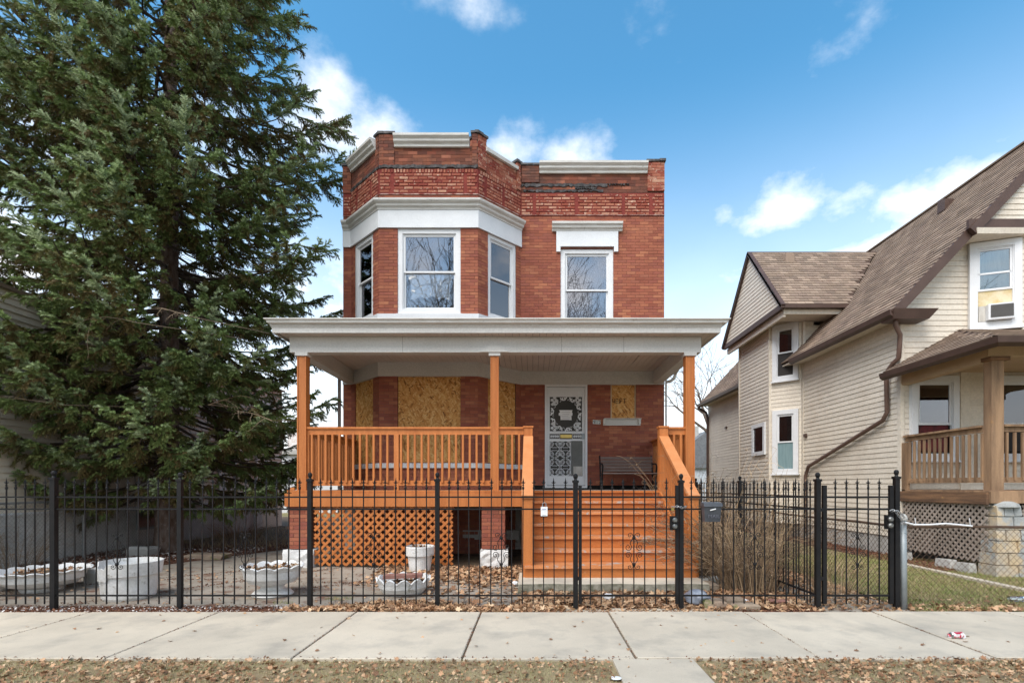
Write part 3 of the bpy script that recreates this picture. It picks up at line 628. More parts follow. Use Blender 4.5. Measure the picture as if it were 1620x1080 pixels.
# ------------------------------------------------------------------ front porch
YP = 9.05; FZ = 1.3625
porch = thing('front_porch', 'orange painted wooden porch with white roof, lattice skirt and broad steps on the brick house', 'porch', (-.6, YP, 0))
fpX0, fpX1 = -4.16, 2.84
def post(x0, x1, name='post'):
    m = MB(); b = .008
    m.hexa([(x0, YP, FZ), (x1, YP, FZ), (x1, YP+.15, FZ), (x0, YP+.15, FZ)], [(x0, YP, 3.74), (x1, YP, 3.74), (x1, YP+.15, 3.74), (x0, YP+.15, 3.74)])
    p = m.build(name, mOr, porch); B(x0-.03, x1+.03, YP-.03, YP+.18, 3.741, 3.80).build('post_cap', mAlum, p)
    for a, b_ in ((x0, x0+.02), (x1-.02, x1)): B(a, b_, YP-.012, YP-.001, FZ+.001, 3.735).build('trim_strip', mOr, p)
    return p
post(-4.165, -4.005); post(-.748, -.605); post(2.70, 2.86)
# beams and roof
m = MB(); m.box(-4.29, 2.97, YP-.02, YP+.18, 3.801, 4.079); m.box(-4.29, -4.09, YP+.181, Yw-.05, 3.801, 4.079); m.box(2.77, 2.97, YP+.181, Yw-.05, 3.801, 4.079)
bm_ = m.build('beam', mAlum, porch)
m = MB(); m.hexa([(-.93, YP-.055, 3.80), (-.42, YP-.055, 3.80), (-.42, YP-.021, 3.80), (-.93, YP-.021, 3.80)], [(-.70, YP-.055, 3.97), (-.65, YP-.055, 3.97), (-.65, YP-.021, 3.97), (-.70, YP-.021, 3.97)]); m.build('beam_joint_cover', mAlum, bm_)
for x in (-2.3, .5, 1.6): B(x, x+.006, YP-.0215, YP-.0205, 3.802, 4.078).build('seam', M('seam_grey', (.25, .23, .21)), bm_)
# soffit / ceiling boards
pr = thing('porch_roof', None, None, (-.6, 10, 4)); pr.parent = porch; pr.location = Vector((-.6, 10, 4))-wloc(porch)
cm = unitbox('ceiling_board', mSoffit, .112, 2.92, .012)
k = 0; x = -4.40
bodies = []
while x < 3.16:
    xx = x; L_ = Yw-.06-(YP-.02-.24); o = link('ceiling_board', cm, pr, loc=(xx, YP-.24, 4.083), scale=(1, (Yw-.02-(YP-.24))/2.92 if -4.39 > xx or True else 1, 1)); x += .119
B(-4.43, 3.2, YP-.235, Yw+.0, 4.10, 4.11).build('ceiling_backing', M('seam_dark', (.16, .14, .12)), pr)
for xx in (-3.0, 2.15): B(xx, xx+.05, YP+.3, 11.0, 4.070, 4.082).build('ceiling_trim', mSoffit, pr)
fas = [(-4.47, Yw), (-4.47, YP-.27), (3.22, YP-.27), (3.22, Yw)]
MB().sweep(fas, [(-.03, 4.07), (.0, 4.07), (.005, 4.15), (.03, 4.19), (.03, 4.205), (-.03, 4.205)]).build('fascia', mAlum, pr)
MB().sweep([(-4.47, Yw), (-4.47, YP-.30), (3.26, YP-.30), (3.26, Yw)], [(-.03, 4.207), (.03, 4.207), (.055, 4.225), (.06, 4.26), (.09, 4.272), (.09, 4.288), (.075, 4.290), (.07, 4.28), (-.03, 4.24)]).build('gutter', mTrim, pr)
m = MB(); e = 4.255
m.add([(-4.50, YP-.33, e), (3.30, YP-.33, e), (3.30, Yw, e+.05), (2.6, Yw-.3, 5.0), (-3.7, Yw-.3, 5.0), (-4.50, Yw, e+.05), (-3.5, 10.9, 5.0), (2.4, Yw, 5.0), (-3.7, Yw, 5.0)], [(0, 1, 3, 4), (1, 2, 3), (0, 4, 5), (3, 7, 8, 4), (3, 2, 7), (4, 8, 5)])
m.build('roof_shingles', mRoofB, pr)
m = MB(); m.hexa([(2.6, YP-.2, 4.29), (2.95, YP-.2, 4.29), (2.95, YP+.1, 4.29), (2.6, YP+.1, 4.29)], [(2.65, YP-.15, 4.33), (2.9, YP-.2, 4.325), (2.95, YP+.1, 4.32), (2.62, YP+.1, 4.34)]); m.build('loose_shingle', mRoofB, pr)
# ceiling light
lt = MB(); lt.lathe([(.0, 0), (.07, .0), (.10, .03), (.115, .05)], (.82, 10.1, 3.985), 16); lp = lt.build('ceiling_light', M('frosted_shade', (.45, .40, .33), rough=.4), porch, smooth=True)
MB().lathe([(.125, 0), (.125, .03), (.07, .04), (0, .04)], (.82, 10.1, 4.035), 16).build('lamp_base', M('lamp_bronze', (.10, .08, .06), rough=.5), lp)
# deck
dk = unitbox('deck_board', mDeck, 7.18, .135, .032)
y = YP-.02
while y < Yw-.13: link('deck_board', dk, porch, loc=(-4.33, y, FZ-.032)); y += .141
m = MB(); m.box(-4.33, -.16, YP-.035, YP-.001, 1.335, 1.372); m.box(-4.25, -.16, YP-.03, YP-.003, 1.30, 1.333); m.box(-4.30, -4.2, YP-.04, YP, 1.373, 1.42); m.build('fascia_cap', mOr, porch)
B(-4.36, -.16, YP-.06, YP-.031, 1.085, 1.315).build('fascia_board', mOr, porch)
B(-4.36, -4.33, YP-.03, Yw, 1.085, 1.315).build('fascia_board', mOr, porch); B(2.855, 2.885, YP-.03, Yw, 1.085, 1.36).build('fascia_board', mOr, porch)
B(2.40, 2.885, YP-.06, YP-.031, 1.085, 1.36).build('fascia_board', mOr, porch)
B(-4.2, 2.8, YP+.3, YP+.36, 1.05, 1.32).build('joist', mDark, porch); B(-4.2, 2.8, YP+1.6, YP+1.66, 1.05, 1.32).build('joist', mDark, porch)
# brick piers with painted bases
pbm = unitbox('brick', mBrick, BW-BJ, .05, BH-BJ, .003)
def bpier(x0, x1, bx0, bx1):
    m = B(x0+.006, x1-.006, YP+.006, YP+.40, .33, 1.085); p = m.build('pier', mMortar, porch)
    for F, s1 in ((Fr((x0, YP), (x1, YP)), x1-x0), (Fr((x1, YP), (x1, YP+.4)), .4), (Fr((x0, YP+.4), (x0, YP)), .4)):
        n = 11; h = (1.085-.33)/n
        for r in range(n):
            s = -.102*(r % 2)
            while s < s1-.01:
                a, b = max(s, 0), min(s+BW, s1)
                if b-a > .03: link('brick', pbm, p, matrix=F.mat(a+.003, random.uniform(-.001, .002), .33+r*h+.004) @ Matrix.Diagonal((((b-a)-.007)/(BW-BJ), 1, 1, 1)))
                s += BW
    rr = random.Random(x0); mm = MB()
    nx = 5; xs = [bx0+(bx1-bx0)*i/nx for i in range(nx+1)]; zs = [0, .09, .18, .26, .326]
    V = [[(x+rr.uniform(-.008, .008), YP-.06+rr.uniform(-.015, .012)+(.02 if j == 4 else 0), z+(rr.uniform(-.01, .01) if j else 0)) for x in xs] for j, z in enumerate(zs)]
    vs = [q for row in V for q in row]; fs = [(j*(nx+1)+i, j*(nx+1)+i+1, (j+1)*(nx+1)+i+1, (j+1)*(nx+1)+i) for j in range(4) for i in range(nx)]
    mm.add(vs, fs); mm.box(bx0+.005, bx1-.005, YP-.04, YP+.45, 0, .318); mm.build('pier_base', mPlas, p)
bpier(-4.33, -3.98, -4.40, -3.86); bpier(-.905, -.49, -.935, -.44)
B(-4.3, 2.8, Yw-.12, Yw-.06, 0, 1.3).build('foundation_face', mConcW, porch)
B(-1.5, -.3, YP+1.9, YP+2.1, .30, .50).build('support_block', mConcW, porch)
# lattice skirt: crossed slats clipped to the panel
def clipseg(x, z, dx, dz, X0, X1, Z0, Z1):
    t0, t1 = -99, 99
    for p, d, a, b in ((x, dx, X0, X1), (z, dz, Z0, Z1)):
        ta, tb = (a-p)/d, (b-p)/d
        if ta > tb: ta, tb = tb, ta
        t0, t1 = max(t0, ta), min(t1, tb)
    return (t0, t1) if t1-t0 > .02 else None
def lattice(par, F, s0, s1, z0, z1, pitch, wd, mat, th=.008, d=0., zf=None):
    for sg, dd in ((1, 0), (-1, -th-.001)):
        c = s0-(z1-z0)*2; r2 = math.sqrt(.5)
        while c < s1+(z1-z0)*2:
            q = clipseg(c, z0, r2, sg*r2 if sg > 0 else -r2, s0, s1, z0, z1)
            if q:
                a = (c+r2*q[0], z0+sg*r2*q[0]); b = (c+r2*q[1], z0+sg*r2*q[1])
                if zf: pass
                p = MB(); p.bar(F(a[0], d+dd, a[1]), F(b[0], d+dd, b[1]), wd if False else th, wd, up=F.n.cross((F.t*r2+Vector((0, 0, sg*r2))))); p.build('lattice_slat', mat, par)
            c += pitch
lp = B(-3.86, -1.40, YP+.025, YP+.05, 1.05, 1.084).build('lattice_panel', mOr, porch)
lattice(lp, Fr((0, YP+.0), (1, YP+.0)), -3.86, -1.42, .045, 1.082, .146, .044, mOr)
# railings
bal = unitbox('baluster', mOr, .037, .037, .86, .003)
def railing(x0, x1, posts=(), drop=0., n=None, y=YP+.055, offs=.06):
    r = MB(); r.box(x0, x1, y-.045, y+.075, 2.455, 2.492); r.box(x0, x1, y-.02, y+.018, 2.355, 2.454); rl = r.build('railing', mOr, porch)
    B(x0, x1, y-.02, y+.018, 1.45, 1.545).build('bottom_rail', mOr, rl)
    x = x0+offs
    while x < x1-.03:
        if not any(a-.03 < x < b for a, b in posts): link('baluster', bal, rl, loc=(x, y-.052, 1.50))
        x += .1215
    for a, b in posts: B(a, b, y-.03, y+.045, FZ, 2.354).build('rail_post', mOr, rl)
    return rl
railing(-4.005, -.748, [(-2.465, -2.38)], offs=.075); railing(-.605, -.16, [], offs=.10); railing(2.35, 2.70, [], offs=.13)
def siderail(x):
    r = MB(); r.box(x-.06, x+.06, YP+.15, Yw-.02, 2.455, 2.492); r.box(x-.02, x+.018, YP+.15, Yw-.02, 2.355, 2.454); rl = r.build('railing', mOr, porch)
    B(x-.02, x+.018, YP+.15, Yw-.02, 1.45, 1.545).build('bottom_rail', mOr, rl); y = YP+.24
    while y < Yw-.08: link('baluster', bal, rl, loc=(x-.018, y, 1.50)); y += .1215
siderail(-4.085); siderail(2.78)
B(-4.005, -3.965, YP+.03, YP+.10, FZ, 2.40).build('rail_post', mOr, porch)
# newels and sloped stair rails
SY = 7.40; NST = 7; RI = (FZ-.134)/NST; TR = .27
def stairrail(x0, x1):
    B(x0, x1, YP-.06, YP+.09, 1.0, 2.47).build('newel', mOr, porch); B(x0-.015, x1+.015, YP-.075, YP+.105, 2.471, 2.50).build('newel_cap', mOr, porch)
    B(x0, x1, SY-.06, SY+.10, .10, 1.27).build('newel', mOr, porch)
    a = (x0+x1)/2
    m = MB(); m.bar((a, YP-.05, 2.30), (a, SY-.10, 1.29), x1-x0+.015, .05); m.build('handrail', mOrL, porch)
    m = MB(); m.bar((a, YP-.05, 2.21), (a, SY-.02, 1.21), .04, .09); m.build('sub_rail', mOr, porch)
    y = SY+.20
    while y < YP-.12:
        f = (y-SY)/(YP-SY); zt = 1.22+f*.99; zb = .24+f*1.05
        B(a-.019, a+.019, y-.019, y+.019, zb, zt).build('stair_baluster', mOr, porch); y += .125
stairrail(-.155, -.005); stairrail(2.225, 2.375)
# stringers, risers, treads
def stringer(x0, x1):
    m = MB(); P = [(SY-.02, .135), (SY-.02, .40), (YP-.03, 1.36), (YP-.03, 1.08), (SY+.42, .135)]
    m.add([(x0, a, b) for a, b in P]+[(x1, a, b) for a, b in P], [(0, 1, 2, 3, 4), (9, 8, 7, 6, 5)]+[(i, i+5, (i+1) % 5+5, (i+1) % 5) for i in range(5)]); m.build('stringer', mOr, porch)
stringer(-.045, -.005); stringer(2.226, 2.262)
for k in range(NST):
    zb, zt = .134+k*RI, .134+(k+1)*RI; y = SY+.03+k*TR; x0, x1 = (-.002, 2.224); ext = 0
    if k == 0: x0, x1 = -.11, 2.34; y = SY-.085
    B(x0, x1, y, y+.025, zb+.003, zt-.038).build('riser', mOrW, porch)
    if k < NST-1:
        m = MB(); yb = SY+.03+(k+1)*TR
        m.hexa([(x0-.01*(k == 0), y-.035, zt-.037), (x1, y-.035, zt-.037), (x1, yb-.004, zt-.037), (x0, yb-.004, zt-.037)], [(x0-.01*(k == 0), y-.028, zt), (x1, y-.028, zt), (x1, yb-.004, zt), (x0, yb-.004, zt)]); m.build('tread', mOrT, porch)
B(-.2, 2.4, YP-.04, YP-.003, FZ-.035, FZ+.003).build('tread', mOrW, porch)
# concrete landing below the steps
m = MB(); rr = random.Random(3); xs = [-.20+2.56*i/24 for i in range(25)]
for a, b in zip(xs, xs[1:]):
    j1, j2 = .018*math.sin(a*7), .018*math.sin(b*7)
    m.hexa([(a, 6.84+j1, -.02), (b, 6.84+j2, -.02), (b, 7.75, -.02), (a, 7.75, -.02)], [(a, 6.865+j1, .134), (b, 6.865+j2, .134), (b, 7.75, .134), (a, 7.75, .134)])
sl_ = thing('step_landing', 'concrete slab with mossy face at the foot of the orange steps', 'slab', (1.1, 7, 0)); m.build('slab_face', mConcM, sl_); m = MB()
for a, b in zip(xs, xs[1:]):
    j1, j2 = .018*math.sin(a*7), .018*math.sin(b*7); m.hexa([(a, 6.865+j1, .133), (b, 6.865+j2, .133), (b, 7.75, .133), (a, 7.75, .133)], [(a, 6.875+j1, .139), (b, 6.875+j2, .139), (b, 7.75, .139), (a, 7.75, .139)])
m.build('slab_top', mConc, sl_)
# ------------------------------------------------------------------ bench
bx0, bx1, by = 1.50, 2.66, 11.05
bench = thing('porch_bench', 'dark brown slatted bench against the brick wall beside the door', 'bench', ((bx0+bx1)/2, by, FZ))
for k in range(5): B(bx0+.01, bx1-.005, by+.30+.014*(k-2), by+.325+.014*(k-2), 1.765+k*.068, 1.765+k*.068+.052).build('back_slat', mBench, bench)
for k in range(5): B(bx0, bx1, by-.12+k*.085, by-.05+k*.085, 1.705, 1.728).build('seat_slat', mBench, bench)
for x in (bx0-.01, bx1-.02):
    m = MB(); m.tube([(x, by-.10, FZ), (x, by-.03, 1.55), (x, by-.10, 1.70), (x, by+.25, 1.70), (x, by+.38, 2.12)], .018, 6); m.tube([(x, by+.38, FZ), (x, by+.20, 1.55), (x, by+.26, 1.72)], .018, 6); m.tube([(x, by-.08, 1.72), (x, by-.14, 1.86), (x, by-.05, 1.92), (x, by+.28, 1.93)], .018, 6)
    m.build('bench_end', mIron, bench)
# ------------------------------------------------------------------ iron fence
YF = 5.98
pk = MB(); pk.box(-.0058, .0058, -.0058, .0058, .07, 1.47)
pk.lathe([(.008, 1.405), (.014, 1.412), (.014, 1.432), (.008, 1.44)], (0, 0, 0), 6); pk.lathe([(.009, 1.448), (.012, 1.458), (.006, 1.468)], (0, 0, 0), 6)
pk.lathe([(.005, 1.465), (.013, 1.49), (.007, 1.51), (.001, 1.545)], (0, 0, 0), 4)
pk.tube([(-.024, 0, 1.492), (-.016, 0, 1.482), (0, 0, 1.478), (.016, 0, 1.482), (.024, 0, 1.492)], .0045, 4)
picket = pk.mesh('picket', mIron)
pp = MB(); hw = .0245; pp.box(-hw, hw, -hw, hw, -.02, 1.50); pp.hexa([(-hw-.008, -hw-.008, 1.5), (hw+.008, -hw-.008, 1.5), (hw+.008, hw+.008, 1.5), (-hw-.008, hw+.008, 1.5)], [(-hw-.008, -hw-.008, 1.528), (hw+.008, -hw-.008, 1.528), (hw+.008, hw+.008, 1.528), (-hw-.008, hw+.008, 1.528)])
pp.lathe([(.022, 1.528), (.014, 1.545), (.02, 1.552), (.026, 1.572), (.024, 1.59), (.014, 1.603), (.002, 1.607)], (0, 0, 0), 10)
fpost = pp.mesh('fence_post', mIron)
def scrollmesh():
    m = MB()
    P = [(.050, .178), (.043, .186), (.034, .180), (.036, .168), (.05, .162), (.066, .172), (.066, .192), (.05, .204), (.03, .202), (.014, .185), (.008, .16), (.018, .135), (.036, .112), (.044, .09), (.036, .07), (.028, .05), (.034, .026), (.055, .010), (.080, .014), (.094, .034), (.088, .058), (.068, .068), (.052, .058), (.050, .042), (.062, .034), (.074, .042)]
    for sx in (-1, 1):
        for sz in (-1, 1): m.tube([(sx*x, 0, sz*z*1.03) for x, z in P], .0042, 4)
    for z in (.155, -.155): m.lathe([(.004, -.02), (.018, -.012), (.022, 0), (.018, .012), (.004, .02)], (0, 0, z), 6)
    return m.mesh('scroll_ornament', mIron)
scroll = scrollmesh()
def px(u, Y=YF): return (u-843)*Y/810
def ironrun(par, F, s0, s1, picks, orn=(), dz=0.):
    for z in (1.318, 1.178, .17): B(s0, s1, -.009, .009, z-.009, z+.009, F).build('rail', mIron, par)
    for s in picks:
        o = link('picket', picket, par, matrix=F.mat(s, 0, 0) @ Matrix.Rotation(random.uniform(-.009, .009), 4, 'Y'))
    for s in orn: link('scroll_ornament', scroll, par, matrix=F.mat(s, .004, .688))
FF = Fr((0, YF), (1, YF))
def fencepost(par, u, dz=0., w_=1., name='fence_post'): return link(name, fpost, par, matrix=FF.mat(px(u), 0, dz) @ Matrix.Diagonal((w_, w_, 1, 1)))
fn = thing('iron_fence', 'long black wrought iron fence with spear tips left of the entrance gate', 'fence', (px(490), YF, 0))
for u, dz, w_ in ((-125, 0.06, 1), (85.5, .02, 1.15), (285, .0, 1.0), (490.5, .0, 1.0), (692, 0, 1), (910.5, -.015, 1.12)): fencepost(fn, u, dz, w_)
us = []
segs = [(-125, 85.5, 13), (85.5, 285, 11), (285, 490.5, 11), (490.5, 692, 11), (692, 910.5, 12)]
pc = []
for a, b, n in segs:
    for k in range(n): pc.append(px(a+(b-a)*(k+1)/(n+1)))
for a, b, n in segs: ironrun(fn, FF, px(a), px(b), [px(a+(b-a)*(k+1)/(n+1)) for k in range(n)], [px(a+(b-a)*round((n+1)/2)/(n+1))])
f2 = thing('iron_fence', 'short black iron fence section carrying the mailbox in front of the dry stalks', 'fence', (px(1185), YF, 0))
fencepost(f2, 1077.5, -.015); fencepost(f2, 1293.5, .0, 1.08)
n = 12; ironrun(f2, FF, px(1077.5), px(1293.5), [px(1077.5+216*(k+1)/(n+1)) for k in range(n)], [px(1077.5+216*7/(n+1))])
f3 = thing('iron_fence', 'black iron fence running back between the two yards behind the dry stalks', 'fence', (px(1293), YF, 0))
F3 = Fr((px(1293.5), YF+.03), (px(1293.5)-.02, 12.6)); n = 50
for z in (1.318, 1.178, .17): B(0, 6.6, -.010, .010, z-.011, z+.011, F3).build('rail', mIron, f3)
for k in range(n): link('picket', picket, f3, matrix=F3.mat(.13+k*.13, 0, -.02))
for s in (2.2, 4.4, 6.6): link('fence_post', fpost, f3, matrix=F3.mat(s, 0, 0))
def gate(name, label, ua, ub, picks, orn, wst=.035):
    g = thing(name, label, 'gate', (px((ua+ub)/2), YF, .05)); a, b = px(ua), px(ub)
    for x in (a, b-wst): B(x, x+wst, YF-.018, YF+.018, .075, 1.455).build('gate_stile', mIron, g)
    for z in (1.318, 1.178, .17): B(a+wst, b-wst, YF-.010, YF+.010, z-.011, z+.011).build('rail', mIron, g)
    for u in picks: link('picket', picket, g, loc=(px(u), YF, 0))
    for u in orn: link('scroll_ornament', scroll, g, loc=(px(u), YF-.004, .688))
    return g
g1 = gate('iron_gate', 'wide black iron gate in front of the orange steps', 915.5, 1073.2, [934, 951.2, 968.4, 985.6, 1002.8, 1020, 1037.2, 1054.4], [1002.8])
for z in (1.15, .35): B(px(912), px(918), YF-.02, YF+.0, z, z+.04).build('hinge', mIron, g1)
fencepost(g1, 0) if False else None
g2 = gate('iron_gate', 'narrow black iron gate beside the grey chain link post', 1301, 1412.5, [1321.5, 1339, 1356.2, 1373.5, 1391], [1356.2], .045)
for z in (1.15, .35): B(px(1297), px(1303), YF-.02, YF+.0, z, z+.04).build('hinge', mIron, g2)
gp = thing('fence_post', 'thick black iron gate post with ball top beside the chain link fence', 'post', (px(1418), YF, 0))
link('post_shaft', fpost, gp, matrix=FF.mat(px(1418), 0, .015) @ Matrix.Diagonal((1.05, 1.05, 1.01, 1)))
def lockbox(par, u0, u1, v0, v1):
    z0, z1 = 1.45-(v1-768)*YF/810, 1.45-(v0-768)*YF/810
    lb = B(px(u0), px(u1), YF-.05, YF-.02, z0, z1).build('lock_case', mIron, par); m = MB(); xm = px((u0+u1)/2)
    for z in (z0+.045, z1-.045): m.lathe([(.006, .0), (.022, .0)], (0, 0, 0), 4) if False else m.tube([(xm, YF-.05, z), (xm, YF-.065, z), (xm, YF-.085, z), (xm, YF-.10, z)], [.016, .030, .030, .018], 12)
    m.build('lock_knob', M('lock_knob_metal', (.22, .22, .21), rough=.35, metal=.8), lb)
lockbox(g1, 1058.5, 1071.5, 815.5, 837.5); lockbox(g2, 1396.5, 1407.5, 814, 836)
def chain(name, label, pts, cat='chain', lk=.034):
    c = MB(); P = [Vector(p) for p in pts]; tot = sum((b-a).length for a, b in zip(P, P[1:])); s = 0; i = 0; acc_ = 0; k = 0
    while s < tot:
        d = s; j = 0
        while j < len(P)-2 and d > (P[j+1]-P[j]).length: d -= (P[j+1]-P[j]).length; j += 1
        t = (P[j+1]-P[j]).normalized(); p = P[j]+t*d; u = t.cross(Vector((0, 0, 1)) if k % 2 else Vector((0, 1, .3))).normalized()
        c.tube([p+t*(lk*.55*math.cos(a))+u*(lk*.32*math.sin(a)) for a in [2*PI*q/10 for q in range(10)]], .0038, 4, close=True); s += lk*.78; k += 1
    return props(c.build(name, mChain), label, cat)
zc = 1.45-33.5*YF/810
chain('lock_chain', 'silver chain looped round the entrance gate post', [(px(1062), YF-.045, zc), (px(1070), YF-.05, zc+.01), (px(1078), YF-.055, zc-.01), (px(1083.5), YF-.04, zc+.005), (px(1080), YF+.05, zc)])
z2 = 1.45-46*YF/810
chain('lock_chain', 'silver chain slung from the narrow gate to the grey chain link post', [(px(1404), YF-.07, z2+.05), (px(1409), YF-.08, z2+.045), (px(1414), YF-.075, z2+.0), (px(1421), YF-.07, z2-.07), (px(1427), YF-.05, z2-.10)])
chain('lock_chain', 'upper strand of silver chain above the narrow gate lock', [(px(1405), YF-.085, z2+.06), (px(1412), YF-.095, z2+.045), (px(1420), YF-.08, z2+.005), (px(1425), YF-.06, z2-.03)], lk=.028)
pl_ = B(px(1059.5), px(1064), YF-.07, YF-.045, zc-.04, zc-.005).build('padlock', mBrass); props(pl_, 'small brass padlock hanging on the entrance gate chain', 'padlock')
# mailbox
mbx = thing('mailbox', 'black metal mailbox hung on the iron fence', 'mailbox', (px(1121), YF-.06, 1.1)); zA, zB = 1.45-56*YF/810, 1.45-26*YF/810
x0, x1 = px(1108.5), px(1135.5)
m = MB(); m.hexa([(x0+.015, YF-.10, zA), (x1-.01, YF-.10, zA), (x1-.01, YF-.015, zA), (x0+.015, YF-.015, zA)], [(x0, YF-.13, zB-.04), (x1, YF-.13, zB-.04), (x1, YF-.015, zB-.04), (x0, YF-.015, zB-.04)])
mBox = M('mailbox_metal', (.055, .060, .070), (.075, .08, .09), scale=8, rough=.4, bump=.1)
m.build('mailbox_body', mBox, mbx)
m = MB(); m.hexa([(x0-.008, YF-.142, zB-.045), (x1+.008, YF-.142, zB-.045), (x1+.008, YF-.012, zB-.045), (x0-.008, YF-.012, zB-.045)], [(x0-.006, YF-.125, zB-.006), (x1+.006, YF-.125, zB-.006), (x1+.006, YF-.012, zB+.004), (x0-.006, YF-.012, zB+.004)]); m.build('mailbox_lid', mBox, mbx)
m = MB(); m.hexa([(px(1117.5), YF-.134, zB-.092), (px(1126), YF-.136, zB-.078), (px(1126), YF-.12, zB-.078), (px(1117.5), YF-.12, zB-.092)], [(px(1117.5), YF-.134, zB-.083), (px(1126), YF-.136, zB-.066), (px(1126), YF-.12, zB-.066), (px(1117.5), YF-.12, zB-.083)]); m.build('paper_slip', mPaperW, mbx)
lettering('raised_lettering', 'MAIL', .062, .002, M('raised_black', (.11, .11, .13), rough=.4), mbx, Vector((px(1115), YF-.116, zA+.045)), PI/2-.12)
# white key box tag
kb = thing('key_box', 'small white key lock box hanging on a fence picket left of the gate', 'lock box', (px(861), YF-.03, 1.15)); za, zb = 1.45-49*YF/810, 1.45-33*YF/810
m = MB(); m.box(px(855.5), px(866), YF-.055, YF-.012, za+.012, zb); m.build('box_body', mPaperW, kb); B(px(856), px(865), YF-.05, YF-.015, za, za+.0115).build('box_base', mIron, kb)
m = MB(); m.tube([(px(858), YF-.03, zb), (px(858.5), YF-.03, zb+.04), (px(861), YF-.03, zb+.05), (px(863.5), YF-.03, zb+.04), (px(864), YF-.03, zb)], .004, 6); m.build('shackle', mGalv, kb)
B(px(857.5), px(864), YF-.057, YF-.0555, zb-.035, zb-.022).build('print_mark', M('blue_grey_ink', (.35, .38, .50)), kb)
B(px(858), px(863.5), YF-.057, YF-.0555, za+.02, za+.026).build('print_mark', M('grey_print', (.4, .4, .4)), kb)
# ------------------------------------------------------------------ siding houses
XS = 7.33; YC = 10.2
BRDS = []
def flush_boards():
    for par in {b[0] for b in BRDS}:
        L_ = []
        for _, mat, m in [b for b in BRDS if b[0] is par]:
            c_ = sum((Vector(v) for v in m.v), Vector())/8-Vector((0, 0, 1.45)); d1 = Vector(m.v[1])-Vector(m.v[0]); x = (d1-c_*(d1.dot(c_)/c_.length_squared)).length; L_.append((-x/c_.length, mat, m))
        L_.sort(key=lambda q: q[0]); rest = {}
        for i, (_, mat, m) in enumerate(L_):
            if i < 300: m.build('siding_board', mat, par)
            else: rest.setdefault(mat.name, (mat, MB()))[1].add(m.v, m.f)
        for mat, m in rest.values(): m.build('siding_boards', mat, par, kind='stuff')
def siding(par, F, s0, s1, z0, z1, mat, ex=.108, clip=None, d=0., holes=(), lip=.0145):
    """one wedge shaped board per course; clip(z) -> (s0, s1)"""
    z = z0
    while z < z1-.03:
        zt = min(z+ex, z1); a, b = s0, s1; a2, b2 = s0, s1
        if clip:
            q = clip(z+.002); q2 = clip(zt)
            if q is None: z += ex; continue
            a, b = max(s0, q[0]), min(s1, q[1]); q2 = q2 or ((a+b)/2, (a+b)/2); a2, b2 = max(s0, q2[0]), min(s1, q2[1])
        for u0, u1, t0, t1 in split(a, b, a2, b2, z, zt, holes):
            if u1-u0 < .02: continue
            if u1-u0 > 4.5 and abs(t1-u1)+abs(t0-u0) < .02:
                c_ = u0+random.uniform(1.4, u1-u0-1.4); pcs = [(u0, c_-.002), (c_+.002, u1)]
            else: pcs = None
            if pcs:
                for p0_, p1_ in pcs:
                    m = MB(); dz_ = random.uniform(-.002, .002); m.add([F(p0_, d+lip, z+dz_), F(p1_, d+lip, z+dz_), F(p1_, d-.03, z), F(p0_, d-.03, z), F(p0_, d+.002, zt+.001), F(p1_, d+.002, zt+.001), F(p1_, d-.03, zt+.001), F(p0_, d-.03, zt+.001)], BOXF); BRDS.append((par, mat, m))
                continue
            m = MB(); m.add([F(u0, d+lip, z), F(u1, d+lip, z), F(u1, d-.03, z), F(u0, d-.03, z), F(t0, d+.002, zt+.001), F(max(t1, t0+.001), d+.002, zt+.001), F(max(t1, t0+.001), d-.03, zt+.001), F(t0, d-.03, zt+.001)], BOXF)
            m.build('siding_board', mat, par)
        z += ex
def split(a, b, a2, b2, z, zt, holes):
    hs = [h for h in holes if h[2] < z+.09 and h[3] > z+.02]
    if not hs: return [(a, b, a2, b2)]
    cuts = []; cur, cur2 = a, a2
    for h in sorted(hs): cuts.append((cur, min(h[0], b), cur2, min(h[0], b2))); cur = cur2 = max(h[1], cur)
    cuts.append((cur, b, cur2, b2)); return [c for c in cuts if c[1] > c[0]]
nh = thing('siding_house', 'cream sided house with steep brown shingle roof and wooden porch on the right', 'house', (10.6, 14, 0))
FSide = Fr((XS, 21.4), (XS, YC)); LS = 21.4-YC        # faces -X; s from the back to the front
WX = 6.71
# main wall behind the boards
m = MB(); m.box(XS+.03, XS+.2, YC+.03, 21.4, .45, 4.78); m.box(XS+.03, 13.8, YC+.03, YC+.2, .45, 4.9)
m.add([(XS+.03, YC+.03, 4.9), (13.8, YC+.03, 4.9), (10.6, YC+.03, 8.7), (XS+.03, YC+.2, 4.9), (13.8, YC+.2, 4.9), (10.6, YC+.2, 8.7)], [(0, 1, 2), (5, 4, 3), (0, 2, 5, 3), (2, 1, 4, 5)])
m.box(13.6, 13.8, YC+.2, 21.4, .45, 4.78); m.box(XS+.2, 13.6, 21.2, 21.4, .45, 4.78)
m.build('wall', mDark, nh)
m = MB(); m.box(XS+.01, 13.8, YC+.01, 21.38, -.1, .449); m.build('foundation', mConcW, nh)
siding(nh, FSide, 0, LS, .42, 4.82, mSid, clip=lambda z: ((LS-(13.86-YC)) if True else 0, LS-.07))
siding(nh, FSide, 0, 4.9, .42, 4.82, mSid)
B(XS-.02, XS+.06, YC-.02, YC+.07, .42, 4.86).build('corner_board', mSid, nh)
